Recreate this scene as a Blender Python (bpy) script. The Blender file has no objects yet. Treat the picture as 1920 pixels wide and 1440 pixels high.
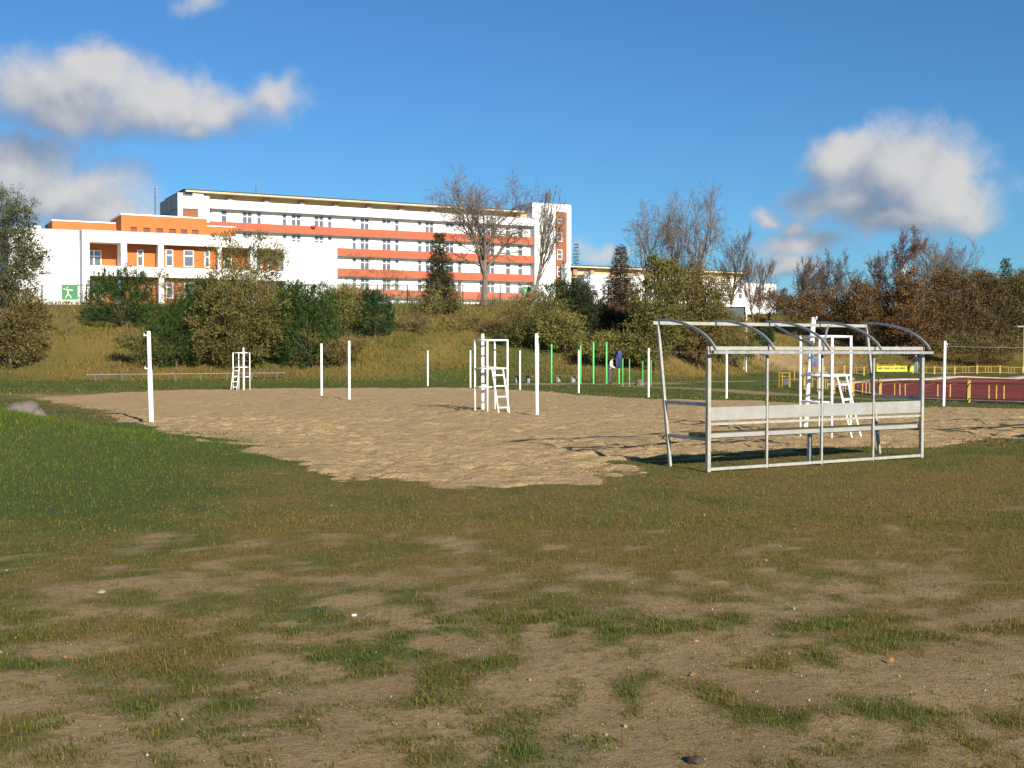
import bpy, bmesh, math, random
import numpy as np
from mathutils import Vector, Matrix, noise as mnoise

# ------------------------------------------------------------------ camera, sky, sun, exposure
scene = bpy.context.scene
coll = scene.collection
FPX, CX, CY, CAMZ = 2200.0, 960.0, 720.0, 1.7
PITCH = math.atan(64.0 / FPX)
camd = bpy.data.cameras.new('camera')
camd.sensor_width = 36.0
camd.lens = 36.0 * FPX / 1920.0
camd.clip_start = 0.05
camd.clip_end = 6000.0
cam = bpy.data.objects.new('camera', camd)
cam.location = (0, 0, CAMZ)
cam.rotation_euler = (math.radians(90) - PITCH, 0, 0)
coll.objects.link(cam)
scene.camera = cam

SUN_AZ, SUN_EL = math.radians(153.0), math.radians(23.0)   # azimuth clockwise from +Y
sun_dir = Vector((math.sin(SUN_AZ) * math.cos(SUN_EL), math.cos(SUN_AZ) * math.cos(SUN_EL), math.sin(SUN_EL)))
sund = bpy.data.lights.new('sun', 'SUN')
sund.energy = 5.0
sund.angle = math.radians(0.5)
sund.color = (1.0, 0.915, 0.78)
sun = bpy.data.objects.new('sun', sund)
sun.rotation_euler = sun_dir.to_track_quat('Z', 'Y').to_euler()
sun.location = (30, -60, 60)
coll.objects.link(sun)

vs = scene.view_settings
vs.view_transform = 'Standard'
vs.look = 'None'
vs.exposure = 0.75
vs.gamma = 1.0
vs.use_curve_mapping = False
scene.cycles.max_bounces = 4
scene.cycles.transparent_max_bounces = 8
scene.cycles.use_denoising = True


def pix_dir(px, py):
    a = (px - CX) / FPX
    b = (CY - py) / FPX
    c, s = math.cos(PITCH), math.sin(PITCH)
    return Vector((a, c + b * s, -s + b * c))


world = bpy.data.worlds.new('World')
scene.world = world
world.use_nodes = True
wt = world.node_tree
wt.nodes.clear()


def N(t, typ, **kw):
    n = t.nodes.new(typ)
    for k, v in kw.items():
        setattr(n, k, v)
    return n


def build_sky():
    # density of cumulus as a function of direction (azimuth, elevation); blobs are the clouds standing in the sky
    g = bpy.data.node_groups.new('cloud_density', 'ShaderNodeTree')
    g.interface.new_socket('Direction', in_out='INPUT', socket_type='NodeSocketVector')
    g.interface.new_socket('Density', in_out='OUTPUT', socket_type='NodeSocketFloat')
    gi, go = N(g, 'NodeGroupInput'), N(g, 'NodeGroupOutput')
    L = g.links.new
    nz = N(g, 'ShaderNodeTexNoise')
    nz.inputs['Scale'].default_value = 9.0
    nz.inputs['Detail'].default_value = 9.0
    nz.inputs['Roughness'].default_value = 0.56
    L(gi.outputs[0], nz.inputs['Vector'])
    # warp the direction for billowy edges
    nw = N(g, 'ShaderNodeTexNoise')
    nw.inputs['Scale'].default_value = 16.0
    nw.inputs['Detail'].default_value = 5.0
    L(gi.outputs[0], nw.inputs['Vector'])
    ws = N(g, 'ShaderNodeVectorMath', operation='MULTIPLY_ADD')
    ws.inputs[1].default_value = (0.062, 0.062, 0.05)
    L(nw.outputs['Color'], ws.inputs[0])
    wo = N(g, 'ShaderNodeVectorMath', operation='SUBTRACT')
    wo.inputs[1].default_value = (0.031, 0.031, 0.025)
    L(gi.outputs[0], ws.inputs[2])
    L(ws.outputs[0], wo.inputs[0])
    sep = N(g, 'ShaderNodeSeparateXYZ')
    L(wo.outputs[0], sep.inputs[0])
    az = N(g, 'ShaderNodeMath', operation='ARCTAN2')
    L(sep.outputs['X'], az.inputs[0])
    L(sep.outputs['Y'], az.inputs[1])
    el = N(g, 'ShaderNodeMath', operation='ARCSINE')
    L(sep.outputs['Z'], el.inputs[0])
    cmb = N(g, 'ShaderNodeCombineXYZ')
    L(az.outputs[0], cmb.inputs[0])
    L(el.outputs[0], cmb.inputs[1])
    blobs = [  # (px, py, rx, ry, weight)
        (100, 175, 125, 82, 1.0), (190, 120, 85, 50, 0.95), (300, 190, 135, 75, 1.0), (390, 205, 105, 62, 0.95),
        (512, 185, 66, 52, 0.72), (350, 240, 80, 40, 0.8),
        (30, 335, 150, 82, 1.0), (120, 365, 150, 70, 1.0), (25, 285, 65, 40, 0.8), (210, 405, 90, 45, 0.8), (290, 400, 60, 26, 0.35),
        (360, 8, 84, 50, 0.42),
        (1690, 320, 135, 82, 1.05), (1765, 365, 100, 74, 1.0), (1585, 305, 78, 56, 0.9), (1600, 375, 110, 52, 0.95),
        (1690, 415, 150, 36, 0.95), (1452, 410, 36, 20, 0.6), (1510, 428, 46, 20, 0.65), (1520, 458, 100, 26, 0.8),
        (1145, 472, 70, 26, 0.62), (1495, 498, 100, 28, 0.75),
        # further clouds out of the picture
        (-500, 120, 330, 120, 1.0), (-900, -300, 300, 140, 1.0), (2700, 150, 330, 110, 1.0), (2500, -500, 260, 130, 1.0),
        (3400, 380, 330, 90, 1.0), (-1600, 350, 420, 90, 1.0), (900, -900, 260, 120, 0.9)]
    prev = None
    for px, py, rx, ry, w in blobs:
        d = pix_dir(px, py).normalized()
        a, e = math.atan2(d.x, d.y), math.asin(d.z)
        ra, re = rx / FPX * 1.12, ry / FPX * 1.12
        ma = N(g, 'ShaderNodeVectorMath', operation='MULTIPLY_ADD')
        ma.inputs[1].default_value = (1 / ra, 1 / re, 0)
        ma.inputs[2].default_value = (-a / ra, -e / re, 0)
        L(cmb.outputs[0], ma.inputs[0])
        ln = N(g, 'ShaderNodeVectorMath', operation='LENGTH')
        L(ma.outputs[0], ln.inputs[0])
        f = N(g, 'ShaderNodeMath', operation='MULTIPLY_ADD')
        f.inputs[1].default_value = -max(w, 0.75)
        f.inputs[2].default_value = w
        L(ln.outputs['Value'], f.inputs[0])
        if prev is None:
            prev = f
        else:
            mx = N(g, 'ShaderNodeMath', operation='SMOOTH_MAX')
            mx.inputs[2].default_value = 0.22
            L(prev.outputs[0], mx.inputs[0])
            L(f.outputs[0], mx.inputs[1])
            prev = mx
    mxx = N(g, 'ShaderNodeMath', operation='MAXIMUM')
    mxx.inputs[1].default_value = -0.8
    L(prev.outputs[0], mxx.inputs[0])
    n3 = N(g, 'ShaderNodeTexNoise')
    n3.inputs['Scale'].default_value = 34.0
    n3.inputs['Detail'].default_value = 7.0
    n3.inputs['Roughness'].default_value = 0.6
    n3.inputs['Distortion'].default_value = 0.6
    L(gi.outputs[0], n3.inputs['Vector'])
    a3 = N(g, 'ShaderNodeMath', operation='MULTIPLY_ADD')
    a3.inputs[1].default_value = 0.62
    L(n3.outputs['Fac'], a3.inputs[0])
    L(mxx.outputs[0], a3.inputs[2])
    ad = N(g, 'ShaderNodeMath', operation='MULTIPLY_ADD')
    ad.inputs[1].default_value = 1.3
    L(nz.outputs['Fac'], ad.inputs[0])
    L(a3.outputs[0], ad.inputs[2])
    sb = N(g, 'ShaderNodeMath', operation='SUBTRACT')
    sb.inputs[1].default_value = 0.95
    L(ad.outputs[0], sb.inputs[0])
    L(sb.outputs[0], go.inputs[0])

    L = wt.links.new
    tc = N(wt, 'ShaderNodeTexCoord')
    g0 = N(wt, 'ShaderNodeGroup', node_tree=g)
    L(tc.outputs['Generated'], g0.inputs[0])
    off = N(wt, 'ShaderNodeVectorMath', operation='ADD')
    off.inputs[1].default_value = (0.024, 0.0, 0.028)
    L(tc.outputs['Generated'], off.inputs[0])
    g1 = N(wt, 'ShaderNodeGroup', node_tree=g)
    L(off.outputs[0], g1.inputs[0])
    alpha = N(wt, 'ShaderNodeMapRange', interpolation_type='SMOOTHSTEP')
    alpha.inputs['From Min'].default_value = -0.14
    alpha.inputs['From Max'].default_value = 0.62
    alpha.inputs['To Max'].default_value = 0.93
    L(g0.outputs[0], alpha.inputs['Value'])
    # clouds only above the horizon
    sepd = N(wt, 'ShaderNodeSeparateXYZ')
    L(tc.outputs['Generated'], sepd.inputs[0])
    hz = N(wt, 'ShaderNodeMapRange', interpolation_type='SMOOTHSTEP')
    hz.inputs['From Min'].default_value = 0.0
    hz.inputs['From Max'].default_value = 0.05
    L(sepd.outputs['Z'], hz.inputs['Value'])
    am = N(wt, 'ShaderNodeMath', operation='MULTIPLY')
    L(alpha.outputs[0], am.inputs[0])
    L(hz.outputs[0], am.inputs[1])
    df = N(wt, 'ShaderNodeMath', operation='SUBTRACT')
    L(g0.outputs[0], df.inputs[0])
    L(g1.outputs[0], df.inputs[1])
    lit = N(wt, 'ShaderNodeMapRange', interpolation_type='SMOOTHSTEP')
    lit.inputs['From Min'].default_value = -0.75
    lit.inputs['From Max'].default_value = 0.95
    L(df.outputs[0], lit.inputs['Value'])
    cn = N(wt, 'ShaderNodeTexNoise')
    cn.inputs['Scale'].default_value = 22.0
    cn.inputs['Detail'].default_value = 6.0
    L(tc.outputs['Generated'], cn.inputs['Vector'])
    cm = N(wt, 'ShaderNodeMath', operation='MULTIPLY_ADD')
    cm.inputs[1].default_value = 0.55
    cm.inputs[2].default_value = -0.275
    L(cn.outputs['Fac'], cm.inputs[0])
    cs = N(wt, 'ShaderNodeMath', operation='ADD')
    cs.use_clamp = True
    L(lit.outputs[0], cs.inputs[0])
    L(cm.outputs[0], cs.inputs[1])
    ccol = N(wt, 'ShaderNodeMix', data_type='RGBA')
    ccol.inputs['A'].default_value = (0.135, 0.165, 0.225, 1)
    ccol.inputs['B'].default_value = (0.415, 0.405, 0.395, 1)
    L(cs.outputs[0], ccol.inputs['Factor'])
    sky = N(wt, 'ShaderNodeTexSky', sky_type='NISHITA')
    sky.sun_disc = False
    sky.sun_elevation = SUN_EL
    sky.sun_rotation = SUN_AZ
    sky.altitude = 100
    sky.air_density = 1.0
    sky.dust_density = 0.25
    sky.ozone_density = 3.0
    skm = N(wt, 'ShaderNodeVectorMath', operation='MULTIPLY')
    skm.inputs[1].default_value = (0.0255, 0.0475, 0.066)   # strength about 0.05, cool deep autumn blue
    L(sky.outputs[0], skm.inputs[0])
    mix = N(wt, 'ShaderNodeMix', data_type='RGBA')
    L(am.outputs[0], mix.inputs['Factor'])
    L(skm.outputs[0], mix.inputs['A'])
    L(ccol.outputs['Result'], mix.inputs['B'])
    bg = N(wt, 'ShaderNodeBackground')
    bg.inputs['Strength'].default_value = 1.0
    L(mix.outputs['Result'], bg.inputs['Color'])
    out = N(wt, 'ShaderNodeOutputWorld')
    L(bg.outputs[0], out.inputs['Surface'])


build_sky()

# ------------------------------------------------------------------ numpy noise
def _hash(ix, iy, seed):
    with np.errstate(over='ignore'):
        n = (ix.astype(np.int64) * 374761393 + iy.astype(np.int64) * 668265263 + seed * 1442695041) & 0xFFFFFFFF
        n = n.astype(np.uint64)
        n = ((n ^ (n >> np.uint64(13))) * np.uint64(1274126177)) & np.uint64(0xFFFFFFFF)
        n = n ^ (n >> np.uint64(16))
    return n.astype(np.float64) / 4294967296.0


def vnoise(x, y, seed=0):
    x = np.asarray(x, float); y = np.asarray(y, float)
    ix, iy = np.floor(x), np.floor(y)
    fx, fy = x - ix, y - iy
    fx = fx * fx * (3 - 2 * fx); fy = fy * fy * (3 - 2 * fy)
    a = _hash(ix, iy, seed); b = _hash(ix + 1, iy, seed); c = _hash(ix, iy + 1, seed); d = _hash(ix + 1, iy + 1, seed)
    return (a * (1 - fx) + b * fx) * (1 - fy) + (c * (1 - fx) + d * fx) * fy


def fbm(x, y, seed=0, octv=4):
    s, a, t = 0.0, 0.5, 0.0
    for i in range(octv):
        s = s + a * vnoise(x * 2 ** i + 17.3 * i, y * 2 ** i - 9.1 * i, seed + i)
        t += a
        a *= 0.5
    return s / t


def sstep(a, b, x):
    t = np.clip((np.asarray(x, float) - a) / (b - a), 0, 1)
    return t * t * (3 - 2 * t)


def terr(x, y):
    x = np.asarray(x, float); y = np.asarray(y, float)
    z = -0.45 * sstep(0, 1, (y + 0.35 * x - 32) / 30)
    yb = 84 + 34 * sstep(8, 32, x)
    t = np.clip((y - yb) / 24.0, 0, 1)
    z = z + 6.35 * (0.45 * t + 0.55 * t * t * (3 - 2 * t))
    z = z + 0.09 * (np.sin(x * 0.61 + 1.3 * np.sin(y * 0.37)) + np.sin(y * 0.83 + x * 0.29)) * sstep(80, 90, y)
    z = z + 0.86 * np.exp(-0.5 * (((x + 9.8) / 2.2) ** 2 + ((y - 18.6) / 2.6) ** 2))
    z = z + 0.012 * (np.sin(x * 1.7 + np.sin(y * 1.1)) + np.sin(y * 1.9 + x * 0.7)) * (1 - sstep(11, 15, y))
    return z


def _ss(a, b, x):
    t = min(1.0, max(0.0, (x - a) / (b - a)))
    return t * t * (3 - 2 * t)


def tz(x, y):
    z = -0.45 * _ss(0, 1, (y + 0.35 * x - 32) / 30)
    t = min(1.0, max(0.0, (y - 84 - 34 * _ss(8, 32, x)) / 24.0))
    z += 6.35 * (0.45 * t + 0.55 * t * t * (3 - 2 * t))
    z += 0.09 * (math.sin(x * 0.61 + 1.3 * math.sin(y * 0.37)) + math.sin(y * 0.83 + x * 0.29)) * _ss(80, 90, y)
    z += 0.86 * math.exp(-0.5 * (((x + 9.8) / 2.2) ** 2 + ((y - 18.6) / 2.6) ** 2))
    z += 0.012 * (math.sin(x * 1.7 + math.sin(y * 1.1)) + math.sin(y * 1.9 + x * 0.7)) * (1 - _ss(11, 15, y))
    return z


def ground(px, py):
    d = pix_dir(px, py)
    o = Vector((0, 0, CAMZ))
    t, step = 2.0, 0.5
    last = t
    while t < 400:
        p = o + d * t
        if p.z < tz(p.x, p.y):
            lo, hi = last, t
            for _ in range(18):
                m = 0.5 * (lo + hi)
                p = o + d * m
                if p.z < tz(p.x, p.y):
                    hi = m
                else:
                    lo = m
            p = o + d * hi
            return Vector((p.x, p.y, tz(p.x, p.y)))
        last = t
        t += step
    p = o + d * 140
    return Vector((p.x, p.y, tz(p.x, p.y)))


def at(px, py, Y):
    d = pix_dir(px, py)
    return Vector((0, 0, CAMZ)) + d * (Y / d.y)


def on(px, Y):
    d = pix_dir(px, 656)
    x = d.x / d.y * Y
    return Vector((x, Y, tz(x, Y)))


# ------------------------------------------------------------------ mesh helpers
def mesh_np(name, V, F, col=None, smooth=False):
    """V (n,3); F (m,k) all same k; col (n,3) per-vertex colour"""
    me = bpy.data.meshes.new(name)
    V = np.asarray(V, np.float32); F = np.asarray(F, np.int32)
    m, k = F.shape
    me.vertices.add(len(V)); me.vertices.foreach_set('co', V.ravel())
    me.loops.add(m * k); me.loops.foreach_set('vertex_index', F.ravel())
    me.polygons.add(m); me.polygons.foreach_set('loop_start', np.arange(0, m * k, k, dtype=np.int32))
    if smooth:
        me.polygons.foreach_set('use_smooth', np.ones(m, bool))
    if col is not None:
        a = me.attributes.new('Col', 'FLOAT_COLOR', 'POINT')
        c = np.ones((len(V), 4), np.float32); c[:, :3] = col
        a.data.foreach_set('color', c.ravel())
    me.update(calc_edges=True)
    return me


class MB:
    def __init__(self):
        self.v, self.f = [], []

    def add(self, vs_, fs_):
        o = len(self.v)
        self.v += [tuple(p) for p in vs_]
        self.f += [tuple(i + o for i in f) for f in fs_]
        return self

    def box(self, x0, x1, y0, y1, z0, z1):
        return self.add([(x0, y0, z0), (x1, y0, z0), (x1, y1, z0), (x0, y1, z0), (x0, y0, z1), (x1, y0, z1), (x1, y1, z1), (x0, y1, z1)],
                        [(0, 3, 2, 1), (4, 5, 6, 7), (0, 1, 5, 4), (1, 2, 6, 5), (2, 3, 7, 6), (3, 0, 4, 7)])

    def bar(self, p0, p1, w, h, up=(0, 0, 1)):
        p0, p1 = Vector(p0), Vector(p1)
        d = (p1 - p0).normalized()
        u = Vector(up)
        if abs(d.dot(u)) > 0.98:
            u = Vector((0, 1, 0))
        s = d.cross(u).normalized() * (w / 2)
        t = s.cross(d).normalized() * (h / 2)
        vs_ = [p0 - s - t, p0 + s - t, p0 + s + t, p0 - s + t, p1 - s - t, p1 + s - t, p1 + s + t, p1 - s + t]
        return self.add(vs_, [(0, 1, 2, 3), (7, 6, 5, 4), (0, 4, 5, 1), (1, 5, 6, 2), (2, 6, 7, 3), (3, 7, 4, 0)])

    def cyl(self, p0, p1, r0, r1=None, n=12, caps=True):
        r1 = r0 if r1 is None else r1
        p0, p1 = Vector(p0), Vector(p1)
        d = (p1 - p0).normalized()
        u = Vector((1, 0, 0)) if abs(d.x) < 0.9 else Vector((0, 1, 0))
        s = d.cross(u).normalized()
        t = d.cross(s)
        vs_, fs_ = [], []
        for p, r in ((p0, r0), (p1, r1)):
            for i in range(n):
                a = 2 * math.pi * i / n
                vs_.append(p + (s * math.cos(a) + t * math.sin(a)) * r)
        for i in range(n):
            j = (i + 1) % n
            fs_.append((i, j, n + j, n + i))
        if caps:
            fs_.append(tuple(range(n - 1, -1, -1)))
            fs_.append(tuple(range(n, 2 * n)))
        return self.add(vs_, fs_)

    def tube(self, pts, r, n=8):
        for a, b in zip(pts[:-1], pts[1:]):
            self.cyl(a, b, r, r, n)
        return self

    def lathe(self, prof, n=16, c=(0, 0, 0)):
        vs_, fs_ = [], []
        for r, z in prof:
            for i in range(n):
                a = 2 * math.pi * i / n
                vs_.append((c[0] + r * math.cos(a), c[1] + r * math.sin(a), c[2] + z))
        for k in range(len(prof) - 1):
            for i in range(n):
                j = (i + 1) % n
                fs_.append((k * n + i, k * n + j, (k + 1) * n + j, (k + 1) * n + i))
        fs_.append(tuple(range(n - 1, -1, -1)))
        fs_.append(tuple(range((len(prof) - 1) * n, len(prof) * n)))
        return self.add(vs_, fs_)

    def mesh(self, name, smooth=False):
        me = bpy.data.meshes.new(name)
        me.from_pydata(self.v, [], self.f)
        if smooth:
            for p in me.polygons:
                p.use_smooth = True
        me.update()
        return me

    def build(self, name, mat, parent=None, smooth=False, bevel=0.0):
        o = link(name, self.mesh(name, smooth), mat, parent)
        if bevel:
            b = o.modifiers.new('bevel', 'BEVEL')
            b.width = bevel; b.segments = 2; b.limit_method = 'ANGLE'
        return o


def link(name, me, mat=None, parent=None):
    o = bpy.data.objects.new(name, me)
    coll.objects.link(o)
    if mat is not None and me is not None and not len(me.materials):
        me.materials.append(mat)
    if parent is not None:
        o.parent = parent
    return o


def tag(o, label=None, cat=None, group=None, kind=None):
    for k, v in (('label', label), ('category', cat), ('group', group), ('kind', kind)):
        if v:
            o[k] = v
    return o


def thing(name, label, cat, loc=(0, 0, 0), rz=0.0, group=None):
    o = bpy.data.objects.new(name, None)
    coll.objects.link(o)
    o.empty_display_size = 0.2
    o.location = loc
    o.rotation_euler = (0, 0, rz)
    return tag(o, label, cat, group)


def copy_tree(o, parent=None):
    c = o.copy()
    coll.objects.link(c)
    c.parent = parent
    for ch in [x for x in bpy.data.objects if x.parent == o]:
        copy_tree(ch, c)
    return c


# ------------------------------------------------------------------ materials
def mat(name, col, rough=0.7, var=0.12, scale=6.0, bump=0.0, bscale=40.0, metal=0.0, spec=0.4, col2=None, dirt=None):
    m = bpy.data.materials.new(name)
    m.use_nodes = True
    t = m.node_tree
    b = t.nodes['Principled BSDF']
    b.inputs['Roughness'].default_value = rough
    b.inputs['Metallic'].default_value = metal
    b.inputs['Specular IOR Level'].default_value = spec
    tc = N(t, 'ShaderNodeTexCoord')
    nz = N(t, 'ShaderNodeTexNoise')
    nz.inputs['Scale'].default_value = scale
    nz.inputs['Detail'].default_value = 6
    t.links.new(tc.outputs['Object'], nz.inputs['Vector'])
    mx = N(t, 'ShaderNodeMix', data_type='RGBA')
    c2 = col2 if col2 else tuple(c * (1 - var * 2.2) for c in col)
    c1 = col if col2 else tuple(min(1, c * (1 + var)) for c in col)
    mx.inputs['A'].default_value = (*c2, 1)
    mx.inputs['B'].default_value = (*c1, 1)
    mr = N(t, 'ShaderNodeMapRange')
    mr.inputs['From Min'].default_value = 0.3
    mr.inputs['From Max'].default_value = 0.65
    t.links.new(nz.outputs['Fac'], mr.inputs['Value'])
    t.links.new(mr.outputs[0], mx.inputs['Factor'])
    last = mx.outputs['Result']
    if dirt:
        n2 = N(t, 'ShaderNodeTexNoise')
        n2.inputs['Scale'].default_value = dirt[1]
        n2.inputs['Detail'].default_value = 8
        n2.inputs['Roughness'].default_value = 0.7
        t.links.new(tc.outputs['Object'], n2.inputs['Vector'])
        m2 = N(t, 'ShaderNodeMapRange')
        m2.inputs['From Min'].default_value = 0.56
        m2.inputs['From Max'].default_value = 0.72
        t.links.new(n2.outputs['Fac'], m2.inputs['Value'])
        x2 = N(t, 'ShaderNodeMix', data_type='RGBA')
        x2.inputs['B'].default_value = (*dirt[0], 1)
        t.links.new(m2.outputs[0], x2.inputs['Factor'])
        t.links.new(last, x2.inputs['A'])
        last = x2.outputs['Result']
    t.links.new(last, b.inputs['Base Color'])
    if bump:
        nb = N(t, 'ShaderNodeTexNoise')
        nb.inputs['Scale'].default_value = bscale
        nb.inputs['Detail'].default_value = 5
        t.links.new(tc.outputs['Object'], nb.inputs['Vector'])
        bp = N(t, 'ShaderNodeBump')
        bp.inputs['Strength'].default_value = bump
        bp.inputs['Distance'].default_value = 0.02
        t.links.new(nb.outputs['Fac'], bp.inputs['Height'])
        t.links.new(bp.outputs[0], b.inputs['Normal'])
    return m


def mat_leaf(name, transl=0.35, rough=0.6):
    m = bpy.data.materials.new(name)
    m.use_nodes = True
    t = m.node_tree
    t.nodes.clear()
    at_ = N(t, 'ShaderNodeAttribute', attribute_name='Col')
    d = N(t, 'ShaderNodeBsdfPrincipled')
    d.inputs['Roughness'].default_value = rough
    d.inputs['Specular IOR Level'].default_value = 0.12
    tr = N(t, 'ShaderNodeBsdfTranslucent')
    mx = N(t, 'ShaderNodeMixShader')
    mx.inputs[0].default_value = transl
    o = N(t, 'ShaderNodeOutputMaterial')
    t.links.new(at_.outputs['Color'], d.inputs['Base Color'])
    t.links.new(at_.outputs['Color'], tr.inputs['Color'])
    t.links.new(d.outputs[0], mx.inputs[1])
    t.links.new(tr.outputs[0], mx.inputs[2])
    t.links.new(mx.outputs[0], o.inputs['Surface'])
    return m


M = {}
M['white_post'] = mat('white_paint', (0.80, 0.80, 0.78), 0.45, 0.05, 5, dirt=((0.42, 0.38, 0.30), 9.0))
M['grey_paint'] = mat('grey_paint', (0.27, 0.275, 0.285), 0.5, 0.1, 6)
M['galv'] = mat('weathered_light_paint', (0.32, 0.315, 0.275), 0.5, 0.10, 14, dirt=((0.34, 0.24, 0.14), 24.0))
M['galv_dark'] = mat('galvanised_steel', (0.34, 0.355, 0.375), 0.45, 0.12, 10, metal=0.35)
M['board'] = mat('pale_board', (0.27, 0.27, 0.255), 0.6, 0.06, 5, dirt=((0.40, 0.34, 0.24), 16.0))
M['plank_olive'] = mat('olive_plank', (0.16, 0.145, 0.035), 0.7, 0.2, 8)
M['green_paint'] = mat('green_paint', (0.075, 0.46, 0.10), 0.4, 0.08, 5)
M['yellow_paint'] = mat('yellow_paint', (0.36, 0.23, 0.035), 0.45, 0.12, 6)
M['banner'] = mat('yellow_banner', (0.46, 0.40, 0.008), 0.5, 0.03, 2)
M['ink'] = mat('dark_ink', (0.16, 0.15, 0.05), 0.6, 0.05)
M['wood'] = mat('weathered_wood', (0.20, 0.18, 0.155), 0.8, 0.2, 9, bump=0.3)
M['dark_steel'] = mat('dark_steel', (0.05, 0.055, 0.05), 0.5, 0.15, 8)
M['bwhite'] = mat('white_render', (0.80, 0.80, 0.79), 0.8, 0.02, 0.8, bump=0.12, bscale=12, dirt=((0.66, 0.66, 0.64), 0.7))
M['bgrey'] = mat('concrete_and_shade', (0.46, 0.48, 0.50), 0.85, 0.08, 1.2)  # grey concrete, also used as painted shade on the left end faces
M['orange'] = mat('orange_render', (0.42, 0.130, 0.030), 0.8, 0.03, 1.0, bump=0.1, bscale=14)
M['salmon'] = mat('salmon_band', (0.385, 0.100, 0.050), 0.8, 0.04, 0.8)
M['brick'] = mat('brown_brick', (0.26, 0.095, 0.042), 0.85, 0.14, 5, bump=0.4, bscale=9)
M['beige'] = mat('beige_cladding', (0.50, 0.37, 0.20), 0.75, 0.05, 1.0)
M['cream'] = mat('cream_fascia', (0.50, 0.43, 0.27), 0.7, 0.08, 2.0)
M['pinkish'] = mat('pink_block', (0.34, 0.20, 0.15), 0.8, 0.1, 3.0)
M['roofing'] = mat('dark_roofing', (0.06, 0.06, 0.06), 0.85, 0.15, 2.0)
M['frame'] = mat('window_frame', (0.80, 0.80, 0.80), 0.5, 0.02, 2.0)
M['slot'] = mat('brown_shutter', (0.16, 0.055, 0.03), 0.7, 0.1, 3.0)
M['curtain'] = mat('white_blind', (0.62, 0.62, 0.60), 0.8, 0.03, 2.0)
M['signgreen'] = mat('sign_green', (0.07, 0.235, 0.095), 0.5, 0.04, 2.0)
M['signyellow'] = mat('sign_yellow', (0.42, 0.23, 0.01), 0.5, 0.04, 2.0)
M['red'] = mat('red_plastic', (0.42, 0.03, 0.015), 0.5, 0.05)
M['stone'] = mat('fieldstone', (0.155, 0.125, 0.105), 0.85, 0.22, 3.5, bump=0.5, bscale=14, col2=(0.10, 0.085, 0.075))
M['bark'] = mat('grey_bark', (0.155, 0.125, 0.098), 0.9, 0.25, 6, bump=0.4, bscale=14)
M['bark_brown'] = mat('brown_bark', (0.11, 0.075, 0.052), 0.9, 0.25, 6, bump=0.4, bscale=14)
M['birch'] = mat('birch_bark', (0.62, 0.58, 0.52), 0.8, 0.1, 3, dirt=((0.10, 0.08, 0.07), 5.0))
M['leaf'] = mat_leaf('leaf', 0.30)
M['needle'] = mat_leaf('needle', 0.12)
M['grassblade'] = mat_leaf('grass_blade', 0.35)
M['track'] = mat('red_track', (0.20, 0.054, 0.047), 1.0, 0.10, 0.5, bump=0.2, bscale=60, spec=0.0)
M['line'] = mat('lane_paint', (0.27, 0.13, 0.115), 0.8, 0.1, 2)
M['kerb'] = mat('pale_kerb', (0.38, 0.33, 0.27), 0.9, 0.1, 2)
M['darkboard'] = mat('dark_board', (0.055, 0.06, 0.075), 0.6, 0.1, 3)
M['jacket'] = mat('blue_jacket', (0.035, 0.055, 0.20), 0.8, 0.1, 8)
M['jacket_dark'] = mat('navy_jacket', (0.018, 0.022, 0.055), 0.8, 0.1, 8)
M['skin'] = mat('skin', (0.55, 0.32, 0.24), 0.6, 0.04)
M['hair'] = mat('dark_hair', (0.03, 0.02, 0.015), 0.7, 0.1)


def mat_glass():
    m = bpy.data.materials.new('window_glass')
    m.use_nodes = True
    b = m.node_tree.nodes['Principled BSDF']
    t = m.node_tree
    tc = N(t, 'ShaderNodeTexCoord')
    nz = N(t, 'ShaderNodeTexNoise')
    nz.inputs['Scale'].default_value = 0.45
    t.links.new(tc.outputs['Object'], nz.inputs['Vector'])
    cr = N(t, 'ShaderNodeMix', data_type='RGBA')
    cr.inputs['A'].default_value = (0.02, 0.025, 0.035, 1)
    cr.inputs['B'].default_value = (0.20, 0.21, 0.24, 1)
    t.links.new(nz.outputs['Fac'], cr.inputs['Factor'])
    t.links.new(cr.outputs['Result'], b.inputs['Base Color'])
    b.inputs['Roughness'].default_value = 0.06
    b.inputs['Specular IOR Level'].default_value = 0.9
    return m


M['glass'] = mat_glass()


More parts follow.
